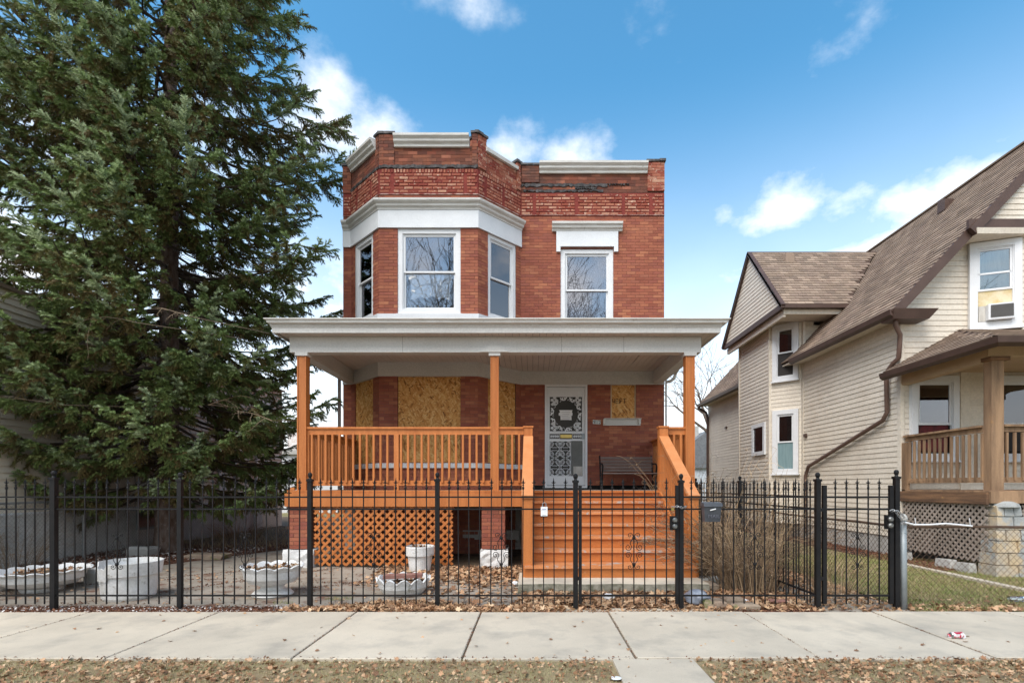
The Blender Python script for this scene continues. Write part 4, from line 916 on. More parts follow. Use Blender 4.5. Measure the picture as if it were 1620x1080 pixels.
# front gable wall
FFr = Fr((XS, YC), (14, YC)); PIT = 1.08
siding(nh, FFr, .07, 1.36, .42, 8.2, mSid, clip=lambda z: (max(0, (z-4.84)/PIT-.4+.02), 6.6), holes=[])
siding(nh, FFr, 1.36, 6.5, 5.95, 8.6, mSid, clip=lambda z: (max(0, (z-4.84)/PIT-.4+.02), 6.54-max(0, (z-4.84)/PIT-.4)))
siding(nh, FFr, 1.36, 6.5, 1.35, 3.9, mSid, ex=.13)
B(1.33, 1.42, .0, .03, 3.9, 6.35, FFr).build('corner_board', mSid, nh)
# upper gable overhang: pediment above the brown band
PY = YC-.42
m = MB(); zb = 6.38
def gx_(z): return 6.93+(z-4.84)/PIT
a = gx_(zb); m.add([(a+.05, PY+.05, zb), (14.27-(a-6.93)-.05, PY+.05, zb), (10.6, PY+.05, 8.75), (a+.05, YC-.01, zb), (14.27-(a-6.93)-.05, YC-.01, zb), (10.6, YC-.01, 8.75)], [(0, 1, 2), (5, 4, 3), (0, 2, 5, 3), (2, 1, 4, 5), (0, 3, 4, 1)])
m.build('pediment_wall', mSid, nh)
FP = Fr((6.93, PY), (14.27, PY)); siding(nh, FP, 0, 7.34, zb+.14, 8.7, mSid, d=-.03, clip=lambda z: ((z-4.84)/PIT+.10, 7.34-(z-4.84)/PIT-.10))
B(a-.05, 12.5, PY-.03, PY+.03, zb-.03, zb+.15).build('pediment_band', mBrn, nh)
# rakes
def rake(z0, z1, y, w_=.16, hh=.17, name='rake_board'):
    m = MB(); m.bar((gx_(z0)+.02, y, z0-.09), (gx_(z1)+.02, y, z1-.09), .09, hh, up=(-PIT, 0, 1)); m.build(name, mBrn, nh)
rake(4.84, 6.62, YC-.33); rake(6.38, 8.85, PY-.01)
m = MB(); m.hexa([(gx_(4.86)-.02, YC-.36, 4.66), (7.62, YC-.36, 4.66), (7.62, YC-.02, 4.66), (gx_(4.86)-.02, YC-.02, 4.66)], [(gx_(4.86)-.04, YC-.42, 4.84), (7.76, YC-.42, 4.84), (7.76, YC-.02, 4.88), (gx_(4.86)-.04, YC-.02, 4.84)]); m.build('eave_return', mBrn, nh)
# roofs: underlay slab + shingle pieces
shm = unitbox('shingle', mShin, .30, .17, .010)
def shmat(o, ux, uy, un):   # local x along eave, y up slope
    mm = Matrix.Identity(4)
    for i in range(3): mm[i][0] = ux[i]; mm[i][1] = uy[i]; mm[i][2] = un[i]; mm[i][3] = o[i]
    return mm
def inpoly(x, y, P):
    c = False; n = len(P)
    for i in range(n):
        x1, y1 = P[i]; x2, y2 = P[(i+1) % n]
        if (y1 > y) != (y2 > y) and x < (x2-x1)*(y-y1)/(y2-y1)+x1: c = not c
    return c
shin_all = []
def roofplane(o, ux, uy, P, maxu, maxv, key, par):
    """P polygon in (u along eave, v up slope)"""
    o, ux, uy = Vector(o), Vector(ux).normalized(), Vector(uy).normalized(); un = ux.cross(uy).normalized()
    q = [o+ux*a+uy*b for a, b in P]; MB().poly(q, .05, un).build('roof_deck', mRoofB, par)
    ex = .135; wv = .22; r = 0; v = 0; items = []
    while v < maxv:
        u = -(r*.083 % wv)
        while u < maxu:
            lim = maxu if key != 'm' or v >= vk else uF
            ua = max(u, 0); wd_ = min(u+wv, lim)-ua
            if wd_ > .04 and inpoly(u+.11, v+(.03 if key in 'mw' else ex*.95), P) or (wd_ > .04 and wd_ < wv-.01 and inpoly(ua+wd_/2, v+.03, P)): items.append((ua, v, wd_, random.uniform(0, .005)))
            u += wv
        v += ex; r += 1
    for u, v, wd, t in items:
        th = .008+t
        # wedge: thick at the lower edge, thin at the top
        b = [o+ux*u+uy*v+un*.001, o+ux*(u+wd-.008)+uy*v+un*.001, o+ux*(u+wd-.008)+uy*(v+ex*1.02)+un*.001, o+ux*u+uy*(v+ex*1.02)+un*.001]
        tp = [b[0]+un*(th+.010), b[1]+un*(th+.010), b[2]+un*.004, b[3]+un*.004]
        shin_all.append((key, (b[0]-Vector((0, 0, 1.45))).length, par, b, tp, un, ux, uy))
def flush_shingles(par, name='shingle', lim=300):
    mine = sorted([s for s in shin_all if s[2] is par], key=lambda s: s[1])
    mj = MB()
    for i, s in enumerate(mine):
        if i < lim: m = MB(); m.hexa(s[3], s[4]); m.build(name, mShin, par)
        else: mj.hexa(s[3], s[4])
    if mj.v: mj.build('shingles', mShin, par, kind='stuff')
# main left slope: eave at X 6.93 z 4.84, front y = rake, back 21.4
sl = Vector((1, 0, PIT)).normalized(); lenS = (10.6-6.93)*math.sqrt(1+PIT*PIT)
kz = math.sqrt(1+PIT*PIT)
yf = YC-.36
# u runs from back to front (-Y) so that the normal points outward/up
uF = 21.4-yf; vk = (gx_(6.4)-6.93)*kz
P = [(0, 0), (21.4-13.75, 0), (21.4-13.1, (8.06-6.93)*kz), (21.4-15.07, (10.1-6.93)*kz), (0, (10.1-6.93)*kz-.9)]
P = [(0, 0), (uF, 0), (uF, vk), (uF+.10, vk+.05), (uF+.10, lenS), (0, lenS)]
roofplane((6.93, 21.4, 4.84), (0, -1, 0), (1, 0, PIT), P, uF+.1, lenS, 'm', nh)
MB().poly([(10.6, yf-.1, 8.80), (14.27, yf-.1, 4.84), (14.27, 21.4, 4.84), (10.6, 21.4, 8.80)], .05, Vector((PIT, 0, 1)).normalized()).build('roof_deck', mRoofB, nh)
B(10.52, 10.68, yf-.12, 21.4, 8.80, 8.835).build('ridge_cap', mShin, nh)
# main eave gutter
MB().sweep([(6.93, 21.4), (6.93, 17.0)], [(-.03, 4.70), (.0, 4.70), (.06, 4.74), (.075, 4.84), (-.03, 4.84)]).build('gutter', mBrn, nh)
MB().sweep([(6.93, 13.75), (6.93, yf)], [(-.03, 4.70), (.0, 4.70), (.06, 4.74), (.075, 4.84), (-.03, 4.84)]).build('gutter', mBrn, nh)
B(6.95, XS+.02, yf, 21.4, 4.76, 4.785).build('eave_soffit', mSid, nh)
# side wing with angled corners under a cross gable
A_ = (WX, 16.6); B_ = (WX, 14.52); C_ = (XS, 13.9)
FW1, FW2, FW3 = Fr(A_, B_), Fr(B_, C_), Fr((XS, 17.2), A_)
m = MB(); m.add([(XS+.3, 17.2, .4), (WX+.02, 16.6, .4), (WX+.02, 14.52, .4), (XS+.02, 13.92, .4), (XS+.3, 13.92, .4)]+[(XS+.3, 17.2, 6.0), (WX+.02, 16.6, 6.0), (WX+.02, 14.52, 6.0), (XS+.02, 13.92, 6.0), (XS+.3, 13.92, 6.0)], [(4, 3, 2, 1, 0), (5, 6, 7, 8, 9)]+[(i, (i+1) % 5, (i+1) % 5+5, i+5) for i in range(5)]); m.build('wing_wall', mSid, nh)
for F in (FW1, FW2, FW3): siding(nh, F, .03, F.L-.03, .42, 6.0, mSid)
for p in (A_, B_): B(p[0]-.03, p[0]+.04, p[1]-.035, p[1]+.035, .42, 6.0).build('corner_board', mSid, nh)
B(XS-.025, XS+.04, 13.83, 13.90, .42, 5.88).build('corner_board', mSid, nh)
# wing gable overhanging to X 6.4
GX = 6.40; g0, gp, g1_ = (13.1, 6.06), (15.07, 8.26), (17.04, 6.06)
FG = Fr((GX, 17.04), (GX, 13.1)); hs = (8.26-6.06)/1.97
m = MB(); m.add([(GX+.02, 13.15, 6.0), (GX+.02, 16.99, 6.0), (GX+.02, 15.07, 8.2), (9, 13.15, 6.0), (9, 16.99, 6.0), (9, 15.07, 8.2)], [(0, 2, 1), (3, 4, 5), (0, 1, 4, 3)]); m.build('wing_gable_core', mSid, nh)
siding(nh, FG, 0, 3.94, 6.12, 8.2, mSid, clip=lambda z: ((z-6.06)/hs+.02, 3.94-(z-6.06)/hs-.02))
B(GX-.05, GX+.03, 13.06, 17.08, 5.97, 6.11).build('wing_band', mBrn, nh)
m = MB(); m.bar((GX-.04, 13.02, 6.02), (GX-.04, 15.07, 8.28), .10, .10, up=(0, -1, 1)); m.build('rake_board', mBrn, nh)
m = MB(); m.bar((GX-.04, 17.12, 6.02), (GX-.04, 15.07, 8.28), .10, .10, up=(0, 1, 1)); m.build('rake_board', mBrn, nh)
B(GX+.12, 8.0, 13.2, 13.9, 5.90, 5.965).build('wing_soffit', mSid, nh); B(GX+.05, 8.05, 13.16, 13.20, 5.86, 5.97).build('wing_fascia', mSid, nh)
B(GX+.05, GX+.12, 13.2, 17.0, 5.80, 5.97).build('wing_fascia', mSid, nh)
siding(nh, Fr((XS, 13.9), (9.2, 13.9)), .04, 1.87, 4.9, 5.8, mSid, clip=lambda z: (.0, (z-4.84)/PIT-.4+.15))
ks = math.sqrt(1+hs*hs)
LW = 1.97*ks+.03
P = [(0, -.04), (8.06-GX+.05, -.04), (10.1-GX+.05, LW), (0, LW)]
roofplane((GX-.09, 13.07, 6.03+.05), (1, 0, 0), (0, 1, hs), P, 4.2, LW, 'w', nh)
MB().poly([(GX-.09, 17.1, 6.08), (GX-.09, 15.07, 8.33), (10.1, 15.07, 8.33), (8.0, 17.1, 6.08)], .05, Vector((0, hs, 1)).normalized()).build('roof_deck', mRoofB, nh)
B(GX-.09, 8.1, 13.02, 13.07, 5.98, 6.07).build('wing_eave', mBrn, nh)
def vent(c, s=.17):
    m = MB(); m.hexa([(c[0]-s, c[1]-s, c[2]-.12), (c[0]+s, c[1]-s, c[2]-.12), (c[0]+s, c[1]+s, c[2]-.12), (c[0]-s, c[1]+s, c[2]-.12)], [(c[0]-s*.9, c[1]-s*.9, c[2]+.14), (c[0]+s*.9, c[1]-s*.9, c[2]+.14), (c[0]+s*.9, c[1]+s*.9, c[2]+.2), (c[0]-s*.9, c[1]+s*.9, c[2]+.2)])
    m.build('roof_vent', mBrn if c[0] > 9 else mShin, nh)
vent((7.35, 14.75, 7.95), .13); vent((10.0, 12.4, 8.2), .12)
# side windows
def swin(F, s0, s1, z0, z1, cur=None, glass=None, c=.12):
    w_, q = dhwindow(nh, F, s0, s1, z0, z1, cas=c, d=.075, depth=.10, glass=glass or mGlassD)
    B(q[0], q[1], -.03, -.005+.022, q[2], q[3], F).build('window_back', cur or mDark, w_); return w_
l2 = FW2.L
swin(FW2, .10, .78, 4.36, 6.02-.10, mDark); swin(FW2, .10, .78, 1.78, 3.55, mCurtB)
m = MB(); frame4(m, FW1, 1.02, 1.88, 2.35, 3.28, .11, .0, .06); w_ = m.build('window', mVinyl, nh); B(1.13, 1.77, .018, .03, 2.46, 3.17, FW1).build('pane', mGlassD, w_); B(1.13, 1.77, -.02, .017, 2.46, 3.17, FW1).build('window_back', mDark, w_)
# downspout at the corner
m = MB(); yy = 10.47
m.tube([(XS-.28, 9.95, 4.72), (XS-.26, 9.98, 4.58), (XS-.10, 10.08, 4.42), (XS-.08, 10.12, 4.25), (XS-.08, 10.15, 3.98), (XS-.09, 10.3, 3.90), (XS-.10, 10.42, 3.80), (XS-.10, yy, 3.6), (XS-.09, yy, 2.95), (XS-.09, yy+.12, 2.80), (XS-.09, 13.45, 1.96), (XS-.09, 13.6, 1.7), (XS-.09, 13.6, .2)], .045, 8); m.build('downspout', M('brown_pipe', (.125, .075, .058), (.15, .095, .075), rough=.4), nh, smooth=True)
m = MB(); m.tube([(6.86, 21.3, 4.7), (7.2, 21.3, 4.5), (7.27, 21.3, 4.3), (7.27, 21.3, .2)], .05, 6); m.build('downspout', mBrn, nh)
for y, z in ((19.3, 3.6), (13.65, 2.75)): B(XS-.06, XS+.02, y, y+.12, z, z+.09).build('wall_vent', mBrn, nh)
# bay with the air conditioner window, slightly turned
Q1, Q2, Q3 = (8.55, YC), (9.60, YC-.38), (12, YC-.38)
FB = Fr(Q1, Q2); FB2 = Fr(Q2, Q3)
m = MB(); m.add([(8.53, YC+.05, 4.35), (9.60, YC-.36, 4.35), (12, YC-.36, 4.35), (12, YC+.05, 4.35)]+[(8.53, YC+.05, 6.25), (9.60, YC-.36, 6.25), (12, YC-.36, 6.25), (12, YC+.05, 6.25)], [(0, 1, 5, 4), (1, 2, 6, 5), (0, 3, 2, 1), (4, 5, 6, 7), (2, 3, 7, 6)]); m.build('upper_bay', mSid, nh)
siding(nh, FB2, 0, 2, 4.4, 6.25, mSid)
siding(nh, FB, .93, FB.L, 4.4, 6.25, mSid)
MB().sweep([(8.44, YC+.0), (8.44, YC-.48), (12, YC-.48)], [(-.45, 6.235), (0, 6.235), (.02, 6.34), (-.45, 6.34)]).build('bay_soffit_box', mSid, nh)
bw_, q = dhwindow(nh, FB, .10, .92, 4.52, 6.22, cas=.12, d=.07, depth=.12, mid=.44, glass=glassmat('bay_glass', .12, (.9, .95, .95)))
a, b, c, e, zm = q
B(a, b, -.02, .012+.005, zm, e, FB).build('curtain', mCurtB, bw_); B(a, b, -.02, .017, c, zm+.0, FB).build('curtain', mCurtY, bw_)
B(a, b, .02, .035, zm+.30, zm+.335, FB).build('sash_bar', mVinyl, bw_)
ac = thing('air_conditioner', 'white framed window air conditioner in the upper window of the cream house', 'air conditioner', FB(.5, .1, c))
B(a+.12, b-.01, .0, .17, c+.01, c+.31, FB).build('case', mVinyl, ac); B(a+.155, b-.04, .171, .178, c+.045, c+.285, FB).build('front_grille', M('ac_grille', (.13, .125, .12), (.17, .165, .16), rough=.6), ac)
m = MB()
for k in range(11): m.box(a+.15, b-.035, .178, .184, c+.05+k*.021, c+.056+k*.021, FB)
m.build('louvre', mGreyD, ac); B(a+.01, a+.119, .03, .05, c+.01, c+.31, FB).build('side_panel', mCurt, ac)
# front porch of the neighbour
XR = 7.39; Y0, Y1 = 8.26, YC
np_ = thing('wooden_porch', 'weathered bare wood porch with shingle roof on the cream house', 'porch', (9.5, 9.2, 0))
def wpost(x0, x1): m = B(x0, x1, Y0, Y0+.15, 1.35, 3.47).build('post', mWood, np_); B(x0-.05, x1+.07, Y0-.04, Y0+.19, 3.471, 3.53).build('post_cap', mWoodH, m)
wpost(7.40, 7.60); wpost(10.6, 10.8)
m = MB(); m.box(7.33, 11, Y0-.02, Y0+.14, 3.531, 3.70); m.box(7.33, 7.48, Y0+.141, YC, 3.45, 3.70); m.build('roof_beam', mTanB, np_)
B(7.05, 11.5, Y0-.5, YC-.02, 3.701, 3.72).build('porch_ceiling', mTanB, np_)
ep = [(7.02, YC+.08), (7.02, 7.72), (11.6, 7.72)]
MB().sweep(ep, [(-.03, 3.56), (.0, 3.56), (.06, 3.60), (.075, 3.69), (-.03, 3.69)]).build('gutter', mBrn, np_)
# hip roof planes
zf = 3.70; hyp = Vector((8.49, 10.2, 4.55))
o = Vector((6.98, 7.68, zf)); r1 = Vector((1.51, 0, .84)).normalized(); k1 = math.sqrt(1.51**2+.84**2)
P = [(0, 0), (2.60, 0), (2.60, .0), (0, k1)]      # u from back to front
P = [(0, 0), (2.52, 0), (0, k1)]
roofplane((6.98, 10.2, zf), (0, -1, 0), (1.51, 0, .84), P, 2.6, k1+.1, 'p', np_)
k2 = math.sqrt(2.52**2+.85**2)
roofplane((6.98, 7.68, zf), (1, 0, 0), (0, 2.52, .85), [(0, 0), (4.6, 0), (4.6, k2), (1.51, k2)], 4.6, k2, 'q', np_)
# deck, band, railing
dkn = unitbox('deck_board', mWood, 4.2, .135, .03); y = Y0-.03
while y < YC-.1: link('deck_board', dkn, np_, loc=(7.33, y, 1.345)); y += .142
B(7.30, 7.34, Y0-.02, YC+.05, 1.15, 1.343).build('band_board', mWoodH, np_); B(7.341, 11.5, Y0-.06, Y0-.021, 1.17, 1.36).build('band_board', mWood, np_)
balw = unitbox('baluster', mWood, .036, .036, .78, .002)
def wrail(p, q_, n):
    p, q_ = Vector(p), Vector(q_)
    m = MB(); m.bar(p+Vector((0, 0, 1.05)), q_+Vector((0, 0, 1.05)), .14, .035); m.bar(p+Vector((0, 0, .99)), q_+Vector((0, 0, .99)), .04, .08); r = m.build('railing', mWood, np_)
    m = MB(); m.bar(p+Vector((0, 0, .17)), q_+Vector((0, 0, .17)), .04, .09); m.build('bottom_rail', mWood, r)
    for k in range(n): c_ = p.lerp(q_, (k+.7)/n); link('baluster', balw, r, loc=c_+Vector((-.03, -.04, .16)))
wrail((XR+.02, YC-.04, 1.375), (XR+.02, Y0+.15, 1.375), 14); wrail((7.61, Y0+.07, 1.375), (10.6, Y0+.07, 1.375), 23)
B(7.33, 7.43, YC-.11, YC-.01, 1.15, 2.3).build('rail_post', mWood, np_)
lg = B(7.36, 7.38, Y0, YC-.02, 1.12, 1.149).build('lattice_panel', mLatG, np_)
FL = Fr((7.345, YC), (7.345, Y0)); lattice(lg, FL, .02, 1.93, .20, 1.148, .118, .036, mLatG)
FL2 = Fr((7.9, Y0+.0), (11, Y0+.0)); lattice(lg, FL2, .0, 2.6, .20, 1.148, .118, .036, mLatG)
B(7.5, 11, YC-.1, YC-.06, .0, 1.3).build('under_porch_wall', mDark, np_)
# rubble masonry pier under the corner post
rr = random.Random(11); z = 0; pr_ = thing('stone_pier', 'tapered patched masonry pier under the corner of the weathered porch', 'pier', (7.62, Y0+.05, 0))
core = MB(); core.hexa([(7.33, Y0-.17, -.05), (7.99, Y0-.17, -.05), (7.99, Y0+.12, -.05), (7.33, Y0+.12, -.05)], [(7.45, Y0-.06, 1.14), (7.76, Y0-.06, 1.14), (7.76, Y0+.10, 1.14), (7.45, Y0+.10, 1.14)]); core.build('mortar_core', mRubb, pr_)
for k in range(6):
    h = rr.uniform(.17, .22); z2 = min(z+h, 1.14); f, f2_ = z/1.14, z2/1.14
    xa, xb = 7.30+.12*f, 8.02-.24*f; n = 3 if k % 2 else 2; cs = [xa]+sorted(xa+(xb-xa)*(i+rr.uniform(-.18, .18))/n for i in range(1, n))+[xb]
    for a, b in zip(cs, cs[1:]):
        j = .008; v = [(rr.uniform(-.01, .01)) for _ in range(16)]; yb0, yb1 = Y0-.195+.11*f, Y0-.195+.11*f2_
        m = MB(); m.hexa([(a+j, yb0+v[0], z+j), (b-j, yb0+v[1], z+j), (b-j, Y0+.15, z+j), (a+j, Y0+.15, z+j)], [(a+j+v[2]+.004, yb1+v[3], z2-j), (b-j+v[4]-.004, yb1+v[5], z2-j), (b-j, Y0+.14, z2-j), (a+j, Y0+.14, z2-j)]); m.build('stone', mRubb, pr_)
    z = z2
    if z >= 1.13: break
m = MB(); m.lathe([(.02, 0), (.22, 0), (.20, .05), (.12, .09), (.02, .10)], (7.60, Y0+.03, 1.11), 9); m.build('mortar_cap', mRubb, pr_)
# porch level windows and door of the neighbour
def fwin(s0, s1, z0, z1, cur, F=FFr): 
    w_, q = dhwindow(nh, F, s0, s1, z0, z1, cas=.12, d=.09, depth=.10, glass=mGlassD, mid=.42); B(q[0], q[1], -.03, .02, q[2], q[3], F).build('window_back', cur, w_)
fwin(.16, 1.10, 1.95, 3.62, mCurtR); fwin(1.82, 3.0, 1.95, 3.62, mDark); fwin(3.5, 4.5, 1.95, 3.62, mDark)
B(1.16, 1.34, .0, .04, 1.36, 3.7, FFr).build('corner_board', mSid, nh)
siding(nh, FFr, .07, 1.15, 1.35, 1.36, mSid)
flush_shingles(nh); flush_shingles(np_)
for nm, lab, x, y, sx, sy in (('garden_block', 'pale block lying beside the grey lattice near the cream house wall', 7.15, 9.85, .2, .18), ('garden_block', 'long pale stone below the middle of the grey lattice', 7.22, 8.95, .14, .35), ('garden_block', 'pale stone between the lattice and the masonry pier', 7.20, 8.52, .14, .3)):
    m = MB(); m.hexa([(x-sx/2, y-sy/2, 0), (x+sx/2, y-sy/2, 0), (x+sx/2, y+sy/2, 0), (x-sx/2, y+sy/2, 0)], [(x-sx/2+.01, y-sy/2+.02, .17), (x+sx/2-.02, y-sy/2+.01, .18), (x+sx/2-.01, y+sy/2-.02, .16), (x-sx/2+.02, y+sy/2-.01, .17)]); props(m.build(nm, mConcW), lab, 'stone')
# ------------------------------------------------------------------ left neighbour
XL = -9.2
lh = thing('siding_house', 'beige sided house half hidden behind the big spruce', 'house', (XL-3, 12, 0))
FLf = Fr((XL, 4.0), (XL, 18.7)); LL = 14.7
m = MB(); m.box(XL-7, XL-.03, 4.0, 18.7, .95, 4.9); m.build('wall', mDark, lh)
B(XL-7, XL+.01, 4.02, 18.68, -.1, .95).build('foundation', mFoundL, lh); B(XL-.02, XL+.05, 4.0, 18.7, .93, .97).build('sill_board', mVinyl, lh)
siding(lh, FLf, .0, LL-.06, .97, 4.9, mSid2, ex=.118, lip=.036)
B(XL-.05, XL+.03, 18.64, 18.72, .95, 4.9).build('corner_board', mSid2, lh)
siding(lh, Fr((XL-7, 4.0), (XL, 4.0)), 0, 6.95, .97, 4.9, mSid2, ex=.118)
MB().poly([(XL+.12, 3.9, 4.92), (XL+.12, 18.8, 4.92), (XL-3.5, 19, 6.1), (XL-3.5, 3.7, 6.1)], .08, Vector((.3, 0, .78))).build('roof', mShin, lh)
MB().poly([(XL-3.5, 3.7, 6.1), (XL-3.5, 19, 6.1), (XL-7.3, 19, 4.88), (XL-7.3, 3.7, 4.88)], .08, Vector((-.62, 0, .78))).build('roof', mRoofB, lh)
for yy0, yy1, z0, z1 in ((17.15, 18.05, 2.75, 4.3), (14.9, 15.8, 1.35, 3.0), (11.2, 12.2, 1.9, 3.5)):
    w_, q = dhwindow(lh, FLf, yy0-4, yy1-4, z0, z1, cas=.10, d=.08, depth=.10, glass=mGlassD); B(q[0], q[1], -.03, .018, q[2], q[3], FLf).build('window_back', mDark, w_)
m = MB(); frame4(m, FLf, 7.85, 8.75, .42, .88, .05, 0, .05); w_ = m.build('basement_window', mGalv, lh); B(7.9, 8.7, .0, .03, .47, .83, FLf).build('pane', mGlassD, w_)
m = MB(); m.tube([(XL+.07, 16.9, 4.8), (XL+.07, 16.9, .1)], .04, 6); m.build('downspout', mVinyl, lh)
m = MB(); m.box(XL-.25, XL+.012, 17.4, 18.75, 0, .93); m.build('foundation_panel', mSid, lh)
flush_boards()
# ------------------------------------------------------------------ chain link fences
def chainlink(name, label, a, b, h, z0, mat, posts, rail=.018, pitch=.076, postmat=None, pr=.024, rw=.0022, railz=None, bow=None):
    F = Fr(a, b); t = thing(name, label, 'fence', (a[0], a[1], 0)); m = MB()
    for sg in (1, -1):
        c = -h*1.1
        while c < F.L+h*1.1:
            r2 = math.sqrt(.5); q = clipseg(c, z0 if sg > 0 else z0+h, r2, sg*r2, 0, F.L, z0, z0+h)
            if q:
                n = 3; p0 = (c+r2*q[0], (z0 if sg > 0 else z0+h)+sg*r2*q[0]); p1 = (c+r2*q[1], (z0 if sg > 0 else z0+h)+sg*r2*q[1])
                P = [F(p0[0]+(p1[0]-p0[0])*k/n, .004*sg, p0[1]+(p1[1]-p0[1])*k/n) for k in range(n+1)]
                if bow: P = [p+F.n*(.03*math.sin(p.z*5+p.x*3)) for p in P]
                m.tube(P, rw, 3, caps=False)
            c += pitch
    m.build('wire_mesh', mat, t)
    rz = railz or z0+h
    m = MB(); m.tube([F(F.L*k/8, 0, rz+.006*math.sin(k*2)) for k in range(9)], rail, 8); m.build('top_rail', mat, t)
    for s in posts: m = MB(); m.tube([F(s, 0, -.02), F(s, 0, z0+h+.03)], pr, 8); m.lathe([(pr, 0), (pr*.9, .02), (0, .032)], F(s, 0, z0+h+.03), 8); m.build('fence_post', postmat or mat, t)
    return t
chainlink('chain_link_fence', 'rusty chain link fence in front of the cream house lawn', (px(1432), 6.02), (10.5, 6.02), .93, .035, mRust, [3.9], rail=.016)
chainlink('chain_link_fence', 'rusty chain link fence running back beside the cream house', (4.36, 12.5), (4.36, 6.08), .93, .035, mRust, [.3, 3.2], rail=.016)
chainlink('chain_link_fence', 'grey chain link fence in front of the beige house foundation', (-8.75, 5.2), (-8.75, 17.5), 1.12, .04, mWire, [1.5, 4.77, 7.9, 11], rail=.02)
gpz = thing('chain_link_post', 'grey painted steel pipe post with domed cap beside the black gate post', 'post', (px(1431), 6.0, 0))
m = MB(); m.tube([(px(1430), 5.98, -.02), (px(1430.5), 6.0, 1.05)], .035, 14); m.build('post_pipe', mGalv, gpz, smooth=True)
m = MB(); m.lathe([(.037, 0), (.046, .01), (.046, .03), (.040, .055), (.022, .078), (.0, .085)], (px(1430.5), 6.0, 1.04), 14); m.build('post_cap', mConcW, gpz, smooth=True)
for z in (.90, .50): m = MB(); m.tube([(px(1431)+.037*math.cos(a), 6.0+.037*math.sin(a), z) for a in [2*PI*k/10 for k in range(10)]], .006, 4, close=True); m.build('tension_band', mGalv, gpz)
m = MB(); zr = .985; m.tube([(px(1424), 5.95, zr+.03), (px(1432), 5.955, zr+.035), (px(1445), 5.97, zr+.012), (px(1470), 5.975, zr+.012), (px(1495), 5.97, zr+.025), (px(1515), 5.975, zr+.012), (px(1538), 5.98, zr-.005)], .010, 6)
props(m.build('white_rope', mPaperW), 'white cord tied along the rusty chain link rail', 'rope')
for k, u in enumerate((1449, 1535)): m = MB(); m.tube([(px(u), 5.98, zr+.01), (px(u)-.02, 5.97, zr+.09)], .004, 4); props(m.build('zip_tie', mPaperW), ('white cable tie end near the grey post on the cord', 'white cable tie at the right end of the cord')[k], 'cable tie')
# ------------------------------------------------------------------ far buildings
ga = thing('garage', 'pale distant garage with two chimneys between the beige house and the porch', 'garage', (-11, 30, 0))
B(-15.5, -8.5, 28, 34, -.1, 3.15).build('wall', M('pale_wall', (.62, .63, .65), rough=.8), ga); B(-15.7, -8.3, 27.8, 34.2, 3.16, 3.4).build('parapet', mConcW, ga)
for x in (-13.9, -11.8, -14.9): B(x, x+.55, 29, 29.5, 3.41, 4.6).build('chimney', M('pale_brick_%d' % int(-x*10), (.60, .50, .45), (.72, .70, .68), scale=9, rough=.9), ga)
B(-11.0, -9.0, 27.95, 27.99, 0, 2.3).build('garage_door', mVinyl, ga)
sh = thing('distant_house', 'small distant house with dark grey gabled roof beyond the right side yard', 'house', (10.5, 34, 0))
B(8, 13, 32, 40, -.1, 2.6).build('wall', M('pale_blue_wall', (.55, .60, .65), rough=.8), sh)
m = MB(); m.add([(7.8, 31.8, 2.55), (13.2, 31.8, 2.55), (10.9, 31.8, 4.9), (7.8, 40, 2.55), (13.2, 40, 2.55), (10.9, 40, 4.9)], [(0, 1, 2), (5, 4, 3), (0, 2, 5, 3), (2, 1, 4, 5), (1, 0, 3, 4)]); m.build('roof', M('grey_roof', (.14, .15, .16), (.19, .20, .21), scale=8, rough=.9), sh)
B(10.2, 10.7, 33, 33.5, 4.3, 5.3).build('chimney', mConcW, sh)
bfn = thing('board_fence', 'low dark board fence across the back of the right side yard', 'fence', (5, 27, 0))
for k in range(34): B(3.6+k*.15, 3.6+k*.15+.14, 26.5, 26.53, 0, 1.55+.02*(k % 3)).build('fence_board', mWood, bfn)
B(3.6, 8.7, 26.55, 26.6, 1.1, 1.2).build('fence_rail', mWood, bfn)
# ------------------------------------------------------------------ bare trees
def bare_tree(name, label, base, h, seed, spread=.55, r0=.2, levels=5, lean=(0, 0), minr=.006, first=.28, group=None, nmain=7):
    rr = random.Random(seed); segs = []
    def grow(p, d, ln, r, lv):
        n = 4 if lv < 3 else 3; pts = [p]; rs = [r]; dd = d.copy()
        for i in range(n):
            dd = (dd + Vector((rr.gauss(0, .16), rr.gauss(0, .16), rr.gauss(.05, .10)))).normalized(); p = p+dd*ln/n; pts.append(p); rs.append(max(minr, r*(1-.62*(i+1)/n)))
            if lv < levels and i >= (1 if lv else 0):
                for _ in range(rr.choice((1, 2, 2)) if lv else 2):
                    ax = Vector((rr.gauss(0, 1), rr.gauss(0, 1), rr.gauss(0, .5))); ax = (ax-dd*ax.dot(dd)).normalized(); nd = (dd*math.cos(spread)+ax*math.sin(spread)).normalized()
                    grow(p, nd, ln*rr.uniform(.52, .78), rs[-1]*.7, lv+1)
        segs.append((pts, rs, lv))
    b = Vector(base); t = thing(name, label, 'tree', base, group)
    trunk_h = h*first; m = MB(); top = b+Vector((lean[0], lean[1], trunk_h)); m.tube([b-Vector((0, 0, .1)), b.lerp(top, .15), b.lerp(top, .6), top], [r0*1.35, r0, r0*.85, r0*.78], 10); m.build('trunk', mTwig, t, smooth=True)
    for k in range(nmain):
        a = 2*PI*k/nmain+rr.uniform(-.4, .4); up = rr.uniform(.7, 1.5) if k else 3
        grow(top-Vector((0, 0, rr.uniform(0, .12)*trunk_h)), Vector((math.cos(a), math.sin(a), up)).normalized(), (h-trunk_h)*rr.uniform(.42, .58), r0*.5, 1)
    m = MB()
    for pts, rs, lv in segs: m.tube(pts, rs, 6 if lv < 2 else (4 if lv < 4 else 3), caps=False)
    m.build('branches', mTwig, t)
    return t
